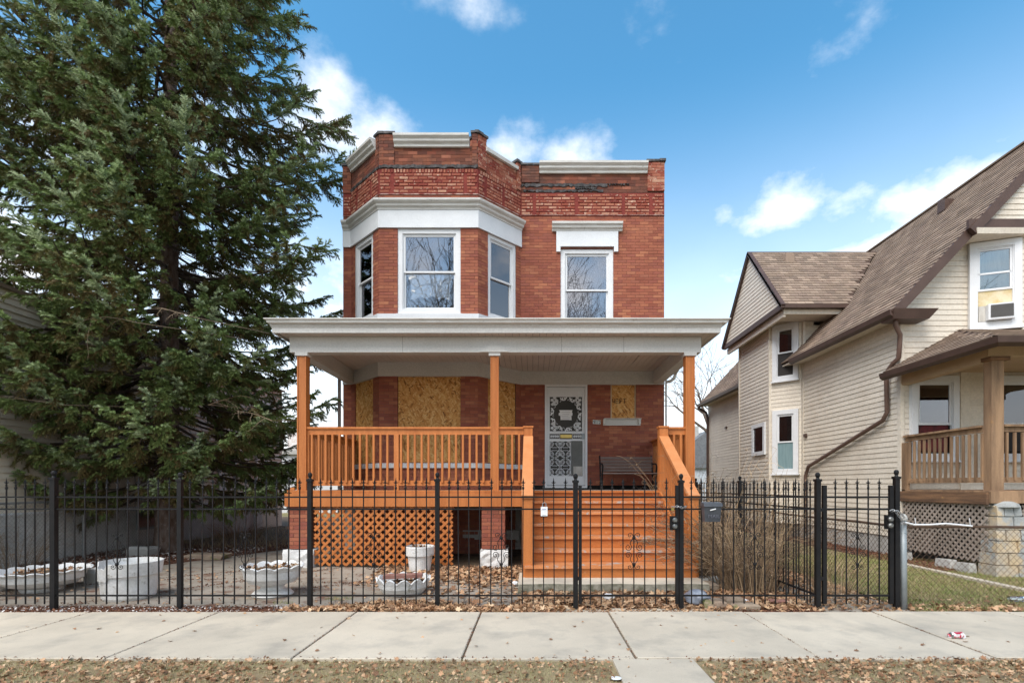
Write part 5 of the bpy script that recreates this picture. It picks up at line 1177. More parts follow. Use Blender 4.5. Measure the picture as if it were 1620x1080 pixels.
bare_tree('bare_tree', 'bare winter tree reaching out behind the cream house beside the porch post', (9.4, 23.2, 0), 8.8, 4, .6, .16, 4, first=.42, nmain=6, lean=(-1.2, 0))
bare_tree('bare_tree', 'large bare street tree mirrored in the big bay window glass', (-6.6, -9.0, 0), 17, 8, .5, .26, 5, minr=.012)
bare_tree('bare_tree', 'bare street tree mirrored in the lower pane of the right upper window', (1.6, -9.2, 0), 14.5, 21, .5, .22, 5, minr=.012)
# ------------------------------------------------------------------ spruce
def spruce():
    rr = random.Random(12); nr = np.random.RandomState(4)
    base = Vector((-7.85, 11.0, 0)); H = 19.5
    t = thing('spruce_tree', 'tall dense green spruce filling the left of the front yard', 'tree', base)
    m = MB(); m.tube([base+Vector((0, 0, -.1)), base+Vector((0, 0, .12)), base+Vector((0, 0, .5)), base+Vector((.02, 0, 3)), base+Vector((.05, .03, 9)), base+Vector((0, 0, H))], [.34, .27, .235, .20, .13, .02], 14); m.build('trunk', mBark, t, smooth=True)
    Rz = np.interp
    zs = [0, 1.2, 2, 3, 4, 5.5, 7, 9, 10.5, 12, 15, 19.5]; rs = [1.8, 2.3, 2.75, 3.05, 3.2, 3.5, 3.65, 3.45, 3.1, 2.6, 1.75, .15]
    br = MB(); dead = MB(); pts = []   # sprig points: pos, dir, tipness
    z = 1.55; a0 = 0
    while z < H-.4:
        n = 6 if z < 13.5 else 4; a0 += 1.1
        for k in range(n+(1 if z < 10 else 0)):
            az = a0+2*PI*k/n+rr.uniform(-.35, .35) if k < n else -PI/2+rr.uniform(-1.1, .9); zz = z+rr.uniform(-.16, .16); R = float(Rz(zz, zs, rs))*rr.uniform(.74, 1.10)
            if zz < 2.6 and math.sin(az) < -.2 and abs(math.cos(az)) < .8: R *= .75
            if math.cos(az) < -.2 and zz < 5: R *= 1.22
            if math.cos(az) > .5 and 3.5 < zz < 8.5: R *= .90
            out = Vector((math.cos(az), math.sin(az), 0)); f = zz/H
            rise = -.10-.30*(1-f)+.55*f; droop = .30*(1-f)
            # branch curve: leaves the trunk, sags, tip turns up
            def P(s): return base+Vector((0, 0, zz))+out*(R*s)+Vector((0, 0, R*(rise*s*(1-.35*s)-droop*math.sin(s*PI)*.35+.16*s**3)))
            side = Vector((-out.y, out.x, 0)); bt = rr.gauss(0, .16); sparse = rr.random() < .2
            ns = 9; cv = [P(i/ns)+side*(.05*R*math.sin(i*.9+k)) for i in range(ns+1)]
            br.tube(cv, [max(.008, .042*(1-i/ns)**.8*(R/3.5)) for i in range(ns+1)], 5, caps=False)
            s = .12; sgn = 1
            step = .162/R
            while s < 1.0:
                p = P(s); d = (P(min(1, s+.03))-P(s-.02)).normalized(); L2 = (.34+.34*(1-s))*min(1.3, R*.40)*(1 if s > .3 else .8)*rr.uniform(.6, 1.25); sgn = -sgn
                an = rr.uniform(.65, 1.0); d2 = (d*math.cos(an)+side*sgn*math.sin(an)+Vector((0, 0, rr.uniform(-.28, .05)))).normalized()
                nseg = max(2, int(L2/.105))
                q = p; dq = d2.copy(); lst = [q]
                if s > (.55 if sparse else .25) or rr.random() < .2:
                    for j in range(nseg):
                        dq = (dq+Vector((0, 0, -.10 if j < nseg-2 else .12))+d*.07).normalized(); q = q+dq*(L2/nseg); lst.append(q)
                        tip = (j/(nseg))*.5+s*.5+bt
                        if s*R > .55:
                            pts.append((q-dq*.04, dq, tip, rr.uniform(.95, 1.35)*(1.0 if j < nseg-1 else .9)))
                            if rr.random() < .75:   # hanging shoots
                                dh = (dq*.5+side*rr.uniform(-.6, .6)+Vector((0, 0, -rr.uniform(.1, .9)))).normalized(); pts.append((q+dh*.03, dh, tip*.6, rr.uniform(.85, 1.25)))
                    br.tube(lst, .006, 3, caps=False)
                elif rr.random() < .7:
                    lst = [q, q+d2*L2*.5, q+d2*L2+Vector((0, 0, -.1))]; br.tube(lst, .005, 3, caps=False)
                s += step*rr.uniform(.75, 1.25)
            for j in range(5):   # leader tip
                s_ = 1-.05*j; d = (P(s_)-P(s_-.04)).normalized(); pts.append((P(s_), d, 1.0, 1.2)); 
                if j: dd = (d*.7+side*(1 if j % 2 else -1)*.6).normalized(); pts.append((P(s_), dd, .95, 1.1))
        z += .28+.012*z*.4
    br.build('branches', M('spruce_twig', (.085, .062, .045), (.06, .045, .034), scale=9, rough=1), t)
    # pale dead boughs on the camera side
    for (u, v, Y, ln, dx) in ((215, 510, 8.3, 1.0, -.9), (300, 500, 8.2, .5, -.5), (150, 470, 8.8, .7, -1.0), (430, 665, 9.2, .6, -.5), (330, 640, 8.6, .5, .5), (95, 640, 8.4, .7, -.4)):
        p = Vector(((u-843)*Y/810, Y, 1.45+(768-v)*Y/810)); d = Vector((dx, -.1, .12)).normalized()
        def dg(p, d, l, r, lv):
            q = [p]; n_ = 5
            for j in range(n_):
                d = (d+Vector((rr.gauss(0, .14), rr.gauss(0, .14), rr.gauss(-.07, .12)))).normalized(); q.append(q[-1]+d*l/n_)
                if lv < 2 and rr.random() < .8: dg(q[-1], (d+Vector((rr.gauss(0, .7), rr.gauss(0, .5), rr.uniform(-1.1, .25)))).normalized(), l*rr.uniform(.25, .6), r*.55, lv+1)
            dead.tube(q, [r*(1-.14*j) for j in range(n_+1)], 3)
        dead.tube([p+Vector((-dx*.9, 1.6, .2)), p], .009, 4); dg(p, d, ln, .008, 0)
    dead.build('dead_twigs', mDead, t, kind='stuff')
    # one sprig: stem with side shoots, every shoot a brush of needles
    nm = MB(); r2 = random.Random(2)
    def shoot(a, b, n, ln):
        a, b = Vector(a), Vector(b); d = (b-a).normalized(); o = d.orthogonal().normalized(); o2 = d.cross(o)
        for i in range(n):
            f = i/n; th = i*2.4; c = a.lerp(b, f); e = (o*math.cos(th)+o2*math.sin(th)); w_ = d.cross(e)*.0066; tp = c+e*ln*.85+d*ln*.75
            nm.add([c-w_, c+w_, tp], [(0, 1, 2)])
    shoot((0, 0, 0), (.17, 0, -.01), 44, .034)
    for x, s in ((.02, 1), (.045, -1), (.085, 1), (.11, -1)): shoot((x, 0, 0), (x+.070, s*(.062-.2*abs(x-.06)), -.035+r2.uniform(-.02, .02)), 26, .030)
    vv = np.array(nm.v); ff = np.array(nm.f)
    mN = bpy.data.materials.new('spruce_needles'); mN.use_nodes = True; tt = mN.node_tree; b = tt.nodes['Principled BSDF']; b.inputs['Roughness'].default_value = .6; b.inputs['Specular IOR Level'].default_value = .25
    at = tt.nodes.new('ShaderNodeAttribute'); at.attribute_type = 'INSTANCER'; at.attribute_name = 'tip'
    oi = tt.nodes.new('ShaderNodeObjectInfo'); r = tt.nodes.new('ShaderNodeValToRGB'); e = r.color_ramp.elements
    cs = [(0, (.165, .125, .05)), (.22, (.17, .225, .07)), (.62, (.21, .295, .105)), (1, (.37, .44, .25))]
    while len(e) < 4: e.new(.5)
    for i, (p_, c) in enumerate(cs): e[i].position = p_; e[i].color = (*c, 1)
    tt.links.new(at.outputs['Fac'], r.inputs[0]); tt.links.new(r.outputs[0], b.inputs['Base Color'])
    me = npmesh('sprig', vv, ff.ravel(), 3, mN); so_ = bpy.data.objects.new('sprig', me)
    keep = [p for p in pts if p[0].z < 13.8 or rr.random() < .5]
    n = len(keep); pos = np.array([p[0] for p in keep])-np.array(base); rot = []
    for p in keep: q_ = p[1].to_track_quat('X', 'Z').to_euler(); e_ = (Matrix.Rotation(rr.uniform(-.7, .7), 3, p[1]) @ q_.to_matrix()).to_euler(); rot.append(tuple(e_))
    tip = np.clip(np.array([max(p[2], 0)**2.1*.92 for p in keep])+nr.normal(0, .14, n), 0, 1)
    pm = bpy.data.meshes.new('sprig_points'); pm.vertices.add(n); pm.vertices.foreach_set('co', pos.astype(np.float32).ravel())
    for nm_, ty, dat in (('rot', 'FLOAT_VECTOR', np.array(rot)), ('tip', 'FLOAT', tip), ('scl', 'FLOAT', np.array([p[3] for p in keep]))):
        a = pm.attributes.new(nm_, ty, 'POINT'); a.data.foreach_set('vector' if ty != 'FLOAT' else 'value', dat.astype(np.float32).ravel())
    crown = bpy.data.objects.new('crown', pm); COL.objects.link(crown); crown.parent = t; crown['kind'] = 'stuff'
    ng = bpy.data.node_groups.new('needle_sprays', 'GeometryNodeTree'); ng.interface.new_socket('Geometry', in_out='INPUT', socket_type='NodeSocketGeometry'); ng.interface.new_socket('Geometry', in_out='OUTPUT', socket_type='NodeSocketGeometry')
    A = ng.nodes.new; L = ng.links.new; gi, go = A('NodeGroupInput'), A('NodeGroupOutput'); ip = A('GeometryNodeInstanceOnPoints'); ob = A('GeometryNodeObjectInfo'); ob.inputs[0].default_value = so_; ob.inputs['As Instance'].default_value = True
    def na(nm_, ty): x = A('GeometryNodeInputNamedAttribute'); x.data_type = ty; x.inputs[0].default_value = nm_; return x.outputs[0]
    er = A('FunctionNodeEulerToRotation'); L(na('rot', 'FLOAT_VECTOR'), er.inputs[0]); L(er.outputs[0], ip.inputs['Rotation']); L(na('scl', 'FLOAT'), ip.inputs['Scale'])
    L(gi.outputs[0], ip.inputs['Points']); L(ob.outputs['Geometry'], ip.inputs['Instance']); L(ip.outputs[0], go.inputs[0])
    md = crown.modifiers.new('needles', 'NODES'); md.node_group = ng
    print('SPRIGS', n, 'tris each', len(ff))
    return t
spruce()
# ------------------------------------------------------------------ planters
def soilfill(par, c, r, z, name='dead_leaves'):
    m = MB(); m.lathe([(0, .02), (r*.5, .025), (r, 0)], (c[0], c[1], z), 14); m.build('soil_fill', mSoil, par)
def scallop(nr_, amp, n=36, k=12):
    def w_(i, q, r):
        if i in nr_: f = abs(math.sin(q*PI*k/n)); return r*(1+.03*f), amp*f*(1 if i == nr_[0] or True else 0)
        return r, 0
    return w_
p1 = thing('planter', 'wide low white scalloped planter bowl at the far left behind the fence', 'planter', (-6.75, 7.05, 0))
m = MB(); m.lathe([(.0, .0), (.22, .0), (.24, .03), (.22, .05), (.36, .09), (.45, .16), (.47, .24), (.53, .275), (.50, .285), (.44, .23), (.40, .2), (0, .19)], (-6.75, 7.05, .012), 48, scallop((7, 8), .022, 48, 16)); m.build('bowl', mPlant, p1, smooth=False); soilfill(p1, (-6.75, 7.05), .44, .235)
for k, (dx, r_) in enumerate(((-.62, .16),)):
    p1b = thing('planter', 'small white bowl touching the left end of the wide scalloped planter', 'planter', (-7.35, 7.0, 0)); m = MB(); m.lathe([(0, 0), (.12, 0), (.18, .08), (.2, .17), (.17, .18), (.14, .1), (0, .09)], (-7.35, 7.0, .012), 20); m.build('bowl', mPlant, p1b)
p2 = thing('planter', 'tall white plastic tub with a broken rim behind the left fence', 'planter', (-5.2, 6.55, 0))
def brk(i, q, r):
    if i in (4, 5, 6) and 22 <= q <= 29: return r*.93, -.05-.02*(q % 2)
    return r, 0
m = MB(); m.lathe([(0, 0), (.265, 0), (.285, .03), (.31, .30), (.345, .31), (.365, .47), (.352, .475), (.325, .32), (.29, .30), (.27, .06), (0, .05)], (-5.2, 6.6, .012), 40, brk); m.build('tub', mPlant, p2)
p3 = thing('planter', 'white scalloped urn planter on a foot left of the porch corner', 'planter', (-3.43, 6.72, 0))
m = MB(); m.lathe([(0, 0), (.24, .0), (.26, .02), (.22, .06), (.15, .085), (.14, .12), (.17, .145), (.28, .18), (.33, .24), (.35, .33), (.38, .37), (.36, .38), (.32, .33), (.28, .28), (0, .27)], (-3.43, 6.75, .012), 48, scallop((10, 11), .03, 48, 12)); m.build('bowl', mPlant, p3); soilfill(p3, (-3.43, 6.75), .335, .345)
p4 = thing('planter', 'low white scalloped planter holding a reddish slab in front of the lattice', 'planter', (-1.73, 6.8, 0))
m = MB(); m.lathe([(0, 0), (.24, .0), (.27, .03), (.32, .10), (.33, .15), (.35, .17), (.33, .18), (.29, .13), (0, .12)], (-1.73, 6.85, .012), 48, scallop((5, 6), .06, 48, 12)); m.build('bowl', mPlant, p4); soilfill(p4, (-1.73, 6.85), .30, .15)
m = MB(); m.bar((-1.98, 6.80, .245), (-1.48, 6.86, .255), .16, .045); props(m.build('brick_slab', mRedB), 'reddish flat slab lying across the low scalloped planter', 'slab')
p5 = thing('planter', 'white plastic flower pot standing against the orange lattice', 'planter', (-1.9, 8.62, 0))
m = MB(); m.lathe([(0, 0), (.165, 0), (.175, .02), (.205, .27), (.235, .275), (.245, .42), (.235, .43), (.215, .30), (.19, .28), (.17, .05), (0, .05)], (-1.9, 8.62, .012), 32); m.build('pot', mPlant, p5); soilfill(p5, (-1.9, 8.62), .215, .39)
# ------------------------------------------------------------------ small litter things
def rock(name, label, cat, c, s, mat, seed, n=3):
    rr = random.Random(seed); m = MB(); V = []
    sx, sy, sz = s
    b = [(-1, -1), (1, -1), (1, 1), (-1, 1)]; lo = [(c[0]+x*sx/2*rr.uniform(.9, 1.05), c[1]+y*sy/2*rr.uniform(.9, 1.05), c[2]) for x, y in b]; mid = [(c[0]+x*sx/2*rr.uniform(.96, 1.1), c[1]+y*sy/2*rr.uniform(.96, 1.1), c[2]+sz*.75) for x, y in b]; hi = [(c[0]+x*sx/2*.88*rr.uniform(.9, 1.02), c[1]+y*sy/2*.88*rr.uniform(.9, 1.02), c[2]+sz*rr.uniform(.92, 1.06)) for x, y in b]
    m.add(lo+mid+hi, [(3, 2, 1, 0), (8, 9, 10, 11)]+[(i, (i+1) % 4, (i+1) % 4+4, i+4) for i in range(4)]+[(i+4, (i+1) % 4+4, (i+1) % 4+8, i+8) for i in range(4)])
    o = m.build(name, mat); return props(o, label, cat)
rock('paving_stone', 'tan paving stone under the grey plastic bag', 'stone', (2.13, 6.08, 0), (.26, .2, .11), mStone, 1); rock('paving_stone', 'middle tan stone of three beside the plastic bag', 'stone', (2.40, 6.14, .0), (.22, .2, .13), mStone, 2)
rock('paving_stone', 'mossy green tan stone nearest the sidewalk right of the bag', 'stone', (2.47, 5.99, 0), (.30, .16, .08), mStone, 3)
rock('field_stone', 'pale flat stone at the foot of the right stair post', 'stone', (2.55, 7.45, .0), (.38, .25, .12), mConcW, 4); rock('field_stone', 'mossy stone lying in front of the right stair post', 'stone', (2.36, 7.1, 0), (.34, .24, .12), mStone, 5)
rock('field_stone', 'pale rock at the base of the spruce trunk', 'rock', (-7.95, 10.45, .02), (.45, .3, .2), mConcW, 6); rock('field_stone', 'low flat rock right of the spruce trunk', 'rock', (-6.4, 10.1, .02), (.75, .35, .1), mStone, 8)
rock('concrete_block', 'grey broken block behind the wide low planter', 'block', (-6.35, 7.65, 0), (.5, .3, .22), mConcW, 7)
rock('brick_piece', 'red broken brick among leaves near the narrow gate', 'brick', (3.0, 6.25, 0), (.22, .12, .06), mRedB, 9)
def crumple(name, label, cat, c, r, mat, seed, sz=1., flat_=0.):
    rr = random.Random(seed); n, k = 8, 14; m = MB(); prof = [(math.sin(PI*(i+.02)/(n-.9)*.52)*r if False else r*math.sin(PI*i/(n-1)*.98+.02), -r*sz*math.cos(PI*i/(n-1))) for i in range(n)]
    m.lathe([(a, b+r*sz) for a, b in prof], c, k, lambda i, q, rd: (rd*rr.uniform(.60, 1.18), rr.uniform(-.22, .22)*r*sz if 0 < i < n-1 else 0)); o = m.build(name, mat, smooth=True); sm = o.modifiers.new('soft', 'SUBSURF'); sm.levels = sm.render_levels = 2; return props(o, label, cat)
crumple('plastic_bag', 'crumpled grey plastic bag lying inside the fence by the gate', 'bag', (1.98, 6.17, .01), .175, mBag, 3, .56)
crumple('paper_scrap', 'crumpled white paper in the leaves before the concrete landing', 'litter', (.95, 6.42, .01), .09, mPaperW, 5, .5); crumple('paper_scrap', 'flat white paper scrap right of the mossy stone', 'litter', (2.60, 6.32, .02), .10, mPaperW, 6, .16)
crumple('paper_scrap', 'small white wrapper in the leaves left of the steps', 'litter', (-.25, 7.35, .02), .055, mPaperW, 9, .6); crumple('paper_scrap', 'white paper lying in the parkway leaves at the bottom edge', 'litter', (.62, 3.80, .02), .045, mPaperW, 10, .12)
crumple('paper_scrap', 'white paper by the foot of the grey pipe post', 'litter', (4.52, 6.25, .02), .05, mPaperW, 12, .6)
pb = MB(); pb.tube([(5.9, 6.35, .05), (6.0, 6.33, .05), (6.12, 6.32, .055), (6.16, 6.31, .05)], [.034, .038, .034, .014], 10); props(pb.build('plastic_bottle', glassmat('bottle_plastic', .25, (.85, .93, .97))), 'clear crushed plastic bottle on the grass inside the chain link fence', 'bottle')
can = thing('crushed_can', 'crushed red and white drink can lying on the sidewalk crack', 'can', (3.95, 4.78, .03))
rr = random.Random(6); m = MB(); cx_, cy_ = 3.93, 4.76
m.lathe([(.02, -.06), (.031, -.055), (.034, -.02), (.030, 0), (.034, .025), (.028, .05), (.018, .055)], (0, 0, 0), 12, lambda i, q, r: (r*rr.uniform(.7, 1.15), rr.uniform(-.008, .008)))
R_ = Matrix.Translation((cx_, cy_, .062)) @ Matrix.Rotation(1.2, 4, 'Y') @ Matrix.Rotation(.5, 4, 'X'); m.v = [tuple(R_ @ Vector(v)) for v in m.v]; m.build('can_body', M('can_red', (.50, .02, .05), (.72, .70, .70), scale=28, lo=.47, hi=.52, rough=.3, metal=.3), can)
m = MB(); m.lathe([(.0, .0), (.028, .0), (.031, .006), (.0, .008)], (0, 0, 0), 12); R_ = Matrix.Translation((cx_-.05, cy_-.01, .062)) @ Matrix.Rotation(1.3, 4, 'Y'); m.v = [tuple(R_ @ Vector(v)) for v in m.v]; m.build('can_end', mChain, can)
m = MB(); R_ = Matrix.Translation((cx_+.055, cy_+.01, .05)) @ Matrix.Rotation(1.9, 4, 'Y'); m.lathe([(.0, .0), (.030, .0), (.034, .01), (.028, .03)], (0, 0, 0), 12, lambda i, q, r: (r*rr.uniform(.75, 1.15), 0)); m.v = [tuple(R_ @ Vector(v)) for v in m.v]; m.build('can_base', mPaperW, can)
# ------------------------------------------------------------------ dry stalks and shrubs
def clump(name, label, c, n, hmin, hmax, sp, seed, mat, lean=0., arch=.25, r=.004, twigs=0, cat='plant', leanx=0.):
    rr = random.Random(seed); t = thing(name, label, cat, (c[0], c[1], 0)); m = MB()
    for _ in range(n):
        a = rr.uniform(0, 2*PI); q = math.sqrt(rr.random())*sp; p = Vector((c[0]+q*math.cos(a), c[1]+q*.8*math.sin(a), 0)); h = rr.uniform(hmin, hmax)
        d = Vector((math.cos(a)*rr.uniform(0, arch)+rr.gauss(leanx, .07), math.sin(a)*rr.uniform(0, arch)+rr.gauss(lean, .05), 1)).normalized(); P = [p]; nn2 = 5
        for j in range(nn2): d = (d+Vector((math.cos(a)*arch*.18+leanx*.2, math.sin(a)*arch*.1, -.06*j*arch*2))+Vector((rr.gauss(0, .03), rr.gauss(0, .03), 0))).normalized(); P.append(P[-1]+d*h/nn2)
        m.tube(P, [r*rr.uniform(.7, 1.2)*(1-.13*j) for j in range(nn2+1)], 3, caps=False)
        for _k in range(twigs):
            j = rr.randint(2, nn2); b2 = rr.uniform(0, 2*PI); dd = Vector((math.cos(b2), math.sin(b2), rr.uniform(.0, 1))).normalized(); l = rr.uniform(.05, .16); m.tube([P[j], P[j]+dd*l, P[j]+dd*l*1.6+Vector((0, 0, -.04))], r*.5, 3, caps=False)
    m.build('stems', mat, t, kind='stuff'); return t
clump('dry_grass', 'tall upright clump of straw coloured stalks beside the back of the narrow gate post', (2.95, 6.9), 75, .8, 1.75, .38, 1, mStalk, arch=.30, r=.0042, twigs=2)
clump('dry_grass', 'dense straw coloured stalk clump in the middle behind the mailbox fence section', (2.75, 7.7), 85, .7, 1.8, .5, 2, mStalk, arch=.5, r=.0048, twigs=2)
clump('dry_grass', 'arching pale stalks leaning toward the mailbox', (3.0, 7.2), 75, .8, 1.65, .32, 3, mStalk, arch=.75, leanx=-.10, r=.0042, twigs=2)
clump('dry_grass', 'straw stalks at the far end of the side yard beneath the cream house window', (3.0, 8.8), 80, 1.0, 2.2, .5, 4, mStalk, arch=.35, r=.0055, twigs=3)
mBrT = M('brown_twig', None, ramp=[(.15, .095, .06), (.27, .19, .12), (.09, .06, .04), (.34, .25, .16)], rough=.95)
clump('bare_shrub', 'dark bare twiggy shrub beside the right stair post', (2.98, 8.0), 150, .5, 1.35, .25, 5, mTwig, arch=.55, twigs=4, r=.005, cat='shrub')
clump('bare_shrub', 'brown tangled bare shrub filling the space behind the iron fence ornament', (2.85, 7.5), 130, .5, 1.65, .42, 15, mBrT, arch=.8, twigs=5, r=.0068, cat='shrub')
clump('bare_shrub', 'brown tangled bare shrub nearest the corner post where the two iron fences meet', (2.95, 7.0), 100, .5, 1.6, .38, 16, mBrT, arch=.5, twigs=5, r=.0058, cat='shrub')
clump('bare_shrub', 'brown bare shrub at the back below the small square side window', (3.1, 9.6), 110, .6, 1.8, .18, 17, mBrT, arch=.35, twigs=4, r=.006, cat='shrub')
clump('bare_shrub', 'thin bare shrub with curled dead leaves rising above the side fence', (3.12, 11.0), 30, 1.2, 2.6, .18, 6, mTwig, arch=.28, twigs=5, cat='shrub')
clump('dry_weeds', 'dry brown weeds behind the narrow iron gate', (4.0, 6.7), 70, .25, .7, .3, 7, mStalk, arch=.6, r=.003, twigs=1)
clump('dry_weeds', 'dry yellow weeds along the right side chain link fence', (4.75, 8.3), 160, .2, .5, .55, 8, mStalk, arch=.7, r=.003)
clump('dry_weeds', 'dry straw weeds along the beige house foundation right of the spruce', (-8.2, 14.2), 200, .25, .65, .6, 9, mStalk, arch=.6, r=.005)
clump('bare_shrub', 'brown dead shrub at the far left before the beige house', (-10.0+1.6, 8.3), 90, .5, 1.1, .25, 10, mDead, arch=.5, twigs=3, cat='shrub')
# ------------------------------------------------------------------ leaf litter, chips, needles, grass
def maple():
    o = [(0, -.5), (.16, -.28), (.42, -.30), (.30, -.02), (.5, .18), (.22, .2), (.0, .55), (-.22, .2), (-.5, .18), (-.30, -.02), (-.42, -.30), (-.16, -.28)]
    v = [(0, 0, .0)]+[(x, y, .22*(x*x)*2-.10*y+.05*((i % 3)-1)) for i, (x, y) in enumerate(o)]
    return v, [(0, i+1, (i+1) % 12+1) for i in range(12)]
def simple():
    v = [(0, -.5, 0), (.26, -.1, .09), (.2, .25, .12), (0, .55, -.06), (-.2, .25, .10), (-.26, -.1, .12), (0, 0, -.02)]; return v, [(6, i, (i+1) % 6) for i in range(6)]
def blade(): return [(-.5, 0, 0), (.5, 0, 0), (.32, .25, .5), (-.32, .25, .5), (0, .8, .85)], [(0, 1, 2), (0, 2, 3), (3, 2, 4)]
nr = np.random.RandomState(9)
def field(n, fn, zlo, zhi, smin, smax, tilt=.5):
    P = []
    while len(P) < n:
        q = fn(n*2); P.extend(q.tolist())
    P = np.array(P[:n]); P = np.column_stack([P, nr.uniform(zlo, zhi, n)])
    return P, rotm(nr.uniform(0, 2*PI, n), nr.normal(0, tilt, n), nr.normal(0, tilt, n)), nr.uniform(smin, smax, n)
def noise2(x, y, s, ph=0): return (np.sin(x*s+ph)*np.cos(y*s*1.3+ph*2)+.6*np.sin(x*s*2.3+y*s*1.7+ph)+.4*np.cos(y*s*3.1-x*s*2.1))/2
def rect(x0, x1, y0, y1, cond=None):
    def f(n):
        x = nr.uniform(x0, x1, n); y = nr.uniform(y0, y1, n); k = np.ones(n, bool) if cond is None else cond(x, y); return np.column_stack([x[k], y[k]])
    return f
def put(name, tmpl, n, fn, zlo, zhi, smin, smax, mat, tilt, label=None, cat='leaves'):
    P, R, S = field(n, fn, zlo, zhi, smin, smax, tilt); v, f = tmpl; return scatter(name, v, f, P, R, S, mat, kind='stuff', label=label, cat=cat)
mp_, sp_ = maple(), simple()
for par_, cx_, cy_, rr_, zz_, n_ in ((p1, -6.75, 7.05, .42, .25, 90), (p3, -3.43, 6.75, .32, .36, 90), (p4, -1.73, 6.85, .28, .165, 60), (p5, -1.9, 8.62, .2, .41, 30), (p2, -5.2, 6.6, .25, .09, 30)):
    def disc(n, cx_=cx_, cy_=cy_, rr_=rr_): a = nr.uniform(0, 2*PI, n); q = rr_*np.sqrt(nr.rand(n)); return np.column_stack([cx_+q*np.cos(a), cy_+q*np.sin(a)])
    P_, R_, S_ = field(n_, disc, zz_, zz_+.03, .04, .08, .6); scatter('dead_leaves', mp_[0], mp_[1], P_, R_, S_, mLeaf, par_, kind='stuff')
put('leaf_litter', mp_, 3200, rect(-1.5, 3.3, 5.95, 8.3, lambda x, y: (nr.rand(len(x)) < .16+.9*((x > -.15) & (y < 6.9)))), .01, .05, .05, .10, mLeaf, .45, 'brown fallen leaves drifted in front of the step landing')
put('leaf_litter', mp_, 1500, rect(-2.6, -.1, 7.3, 9.0, lambda x, y: nr.rand(len(x)) < np.clip((y-7.2)*.8+noise2(x, y, 3)*.5, 0, 1)), .015, .05, .04, .09, mLeaf, .4, 'brown leaves gathered beneath the porch lattice')
put('leaf_litter', mp_, 1500, rect(-2.9, .4, 5.80, 6.25, lambda x, y: nr.rand(len(x)) < np.clip(.9-np.abs(x+1.3)*.42, .1, 1)*(y < 6.12+.15*np.sin(x*3))), .01, .055, .05, .10, mLeaf, .5, 'heap of dry leaves at the fence foot left of the gate')
put('leaf_litter', mp_, 500, rect(-.9, 2.3, 5.78, 5.95, lambda x, y: nr.rand(len(x)) < .5), .014, .03, .02, .05, mLeaf, .4, 'small leaf bits along the gate apron')
put('leaf_litter', mp_, 2600, rect(1.9, 4.35, 5.83, 9.0), .01, .045, .03, .08, mLeaf, .45, 'leaves and debris under the dry stalks')
put('leaf_litter', mp_, 700, rect(4.3, 9, 5.79, 6.5, lambda x, y: nr.rand(len(x)) < np.clip(1.2-(y-5.8)*3, 0.05, 1)), .012, .05, .03, .08, mLeaf, .45, 'leaves along the foot of the rusty chain link fence')
offw = lambda x: (x < .62) | (x > 1.34) | (nr.rand(len(x)) < .04)
put('leaf_litter', mp_, 3300, rect(-7, 7, 3.6, 4.235, lambda x, y: offw(x) & (nr.rand(len(x)) < np.clip(.5+.5*noise2(x, y, 1.1, 2)+.25*(x > 1.4), .12, 1))), .008, .035, .016, .052, mLeaf, .5, 'fallen leaves covering the parkway strip in the foreground')
put('leaf_litter', sp_, 5500, rect(-9, 9, 3.4, 4.235, lambda x, y: offw(x) & (nr.rand(len(x)) < np.clip(.5+.5*noise2(x, y, 1.7, 1)+.2*(x > 1.4), .1, 1))), .012, .035, .012, .04, mLeaf, .6, 'leaf crumbs among the parkway grass')
put('leaf_litter', mp_, 120, rect(-7, 7, 4.25, 5.8), .032, .04, .02, .05, mLeaf, .25, 'single stray leaves on the sidewalk')
put('leaf_litter', mp_, 900, rect(-9, 4, 6.1, 9.0, lambda x, y: (nr.rand(len(x)) < .5) & (x < 0)), .016, .03, .02, .05, mLeaf, .3, 'scattered leaf bits on the yard pavement')
put('pale_chips', sp_, 1400, rect(-10, -1.8, 5.79, 6.12, lambda x, y: nr.rand(len(x)) < .35+.4*noise2(x, y, 2.2)), .012, .03, .014, .045, mChip, .5, 'pale chips and leaf bits in the strip along the left fence', 'debris')
put('pale_chips', sp_, 700, rect(-9.3, -5.2, 9.1, 11.6, lambda x, y: (x < -6.83+(y-9.03)*.47)), .035, .06, .03, .07, mChip, .5, 'pale chips scattered on the mulch below the spruce', 'debris')
put('needle_litter', sp_, 5000, rect(-10, 3.3, 5.785, 6.10, lambda x, y: (x < -1.2) | (x > 2.2)), .008, .03, .015, .035, mNeedL, .5, 'red brown needle litter along the fence strip', 'needles')
put('needle_litter', sp_, 5000, rect(-9.7, -5.2, 9.05, 12.2, lambda x, y: (x < -6.83+(y-9.03)*.47)), .032, .06, .02, .05, mNeedL, .5, 'red brown needle mulch around the spruce trunk', 'needles')
put('needle_litter', sp_, 900, rect(-9.7, 0, 6.1, 9.0, lambda x, y: nr.rand(len(x)) < np.clip(noise2(x, y, 2.6, 1)*1.2-.1, 0, 1)), .013, .02, .01, .03, mNeedL, .3, 'needle patches on the yard pavement', 'needles')
put('needle_litter', sp_, 2000, rect(6.75, 7.5, 8.5, 14), .035, .06, .02, .05, mNeedL, .5, 'dark red mulch along the cream house', 'mulch')
def grassf(name, n, fn, z, hmin, hmax, wd, mat, label):
    P, R, S = field(n, fn, z, z+.004, hmin, hmax, .35)
    v, f = blade(); v = np.array(v)*np.array([wd, 1, 1]); return scatter(name, v, f, P, rotm(nr.uniform(0, 2*PI, n), nr.normal(-.1, .45, n), nr.normal(0, .25, n)), S, mat, kind='stuff', label=label, cat='grass')
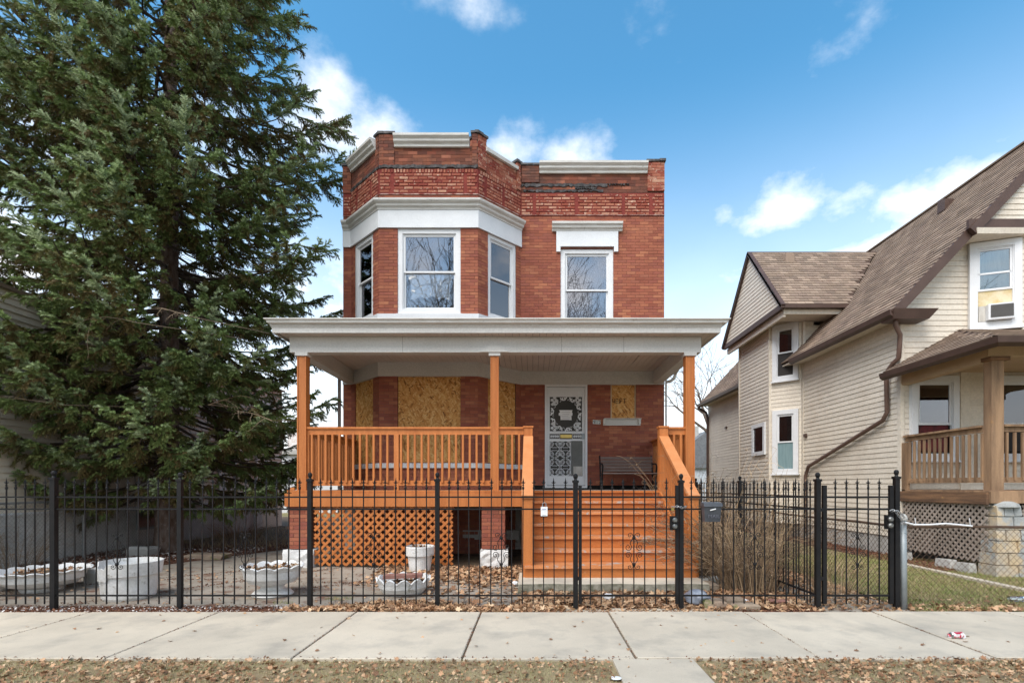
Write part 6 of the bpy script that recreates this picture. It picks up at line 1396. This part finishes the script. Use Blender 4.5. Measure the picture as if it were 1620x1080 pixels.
def along(segs, wd):
    def f(n):
        k = nr.randint(0, len(segs), n); S = np.array(segs)[k]; t = nr.rand(n)[:, None]; q = S[:, :2]*(1-t)+S[:, 2:]*t; return q+nr.normal(0, wd, q.shape)*np.array([1, .6])
    return f
put('needle_litter', sp_, 1500, along([(x, 4.24, x, 5.78) for x in JX], .008), .024, .034, .006, .018, mNeedL, .5, 'brown debris packed in the sidewalk joints', 'debris')
put('needle_litter', sp_, 1800, along([(-12, 4.235, 12, 4.235), (-9, 5.79, 2, 5.79)], .03), .022, .036, .008, .028, mNeedL, .5, 'brown crumbs along both edges of the sidewalk', 'debris')
put('needle_litter', sp_, 2600, along([(-7.8, 6.35, -4.6, 8.9), (-5.6, 6.2, -3.4, 9.0), (-3.6, 6.9, -1.4, 8.4), (-9.5, 7.6, -4.4, 7.9), (-3.2, 7.6, -.4, 7.5)], .05), .013, .022, .01, .032, mNeedL, .4, 'brown litter lying in the cracks of the yard pavement', 'debris')
grassf('parkway_grass', 60000, rect(-9, 9, 3.4, 4.24, lambda x, y: offw(x) & (nr.rand(len(x)) < np.clip(.75+.5*noise2(x, y, 2.1)-.35*(x > 1.4), .12, 1))), .0, .02, .04, .08, mGrass, 'patchy winter grass on the parkway strip')
grassf('lawn_grass', 42000, rect(4.4, 11, 5.85, 10.5, lambda x, y: (nr.rand(len(x)) < np.clip(.8+.5*noise2(x, y, 2.4, 1), .15, 1)) & (x < 7.6)), .012, .02, .055, .11, mGrassG, 'patchy green and tan lawn behind the chain link fence')
grassf('straw_grass', 9000, rect(3.3, 7.3, 5.9, 13, lambda x, y: nr.rand(len(x)) < np.clip(.3+.6*noise2(x, y, 2.9, 4), 0, 1)), .0, .03, .09, .07, mStraw, 'dead straw grass in the right side yards')
grassf('straw_grass', 7000, rect(-9.1, -5, 11.6, 17.5), .03, .03, .12, .09, mStraw, 'dead straw grass beside the beige house behind the spruce')
grassf('crack_grass', 300, rect(-3.2, -2.2, 6.2, 6.6, lambda x, y: (np.hypot((x+2.45)*2, (y-6.5)*3) < .35) | (np.hypot((x+3.1)*2, (y-6.28)*4) < .3)), .012, .02, .05, .1, mGrassG, 'two green weed tufts in the yard pavement')
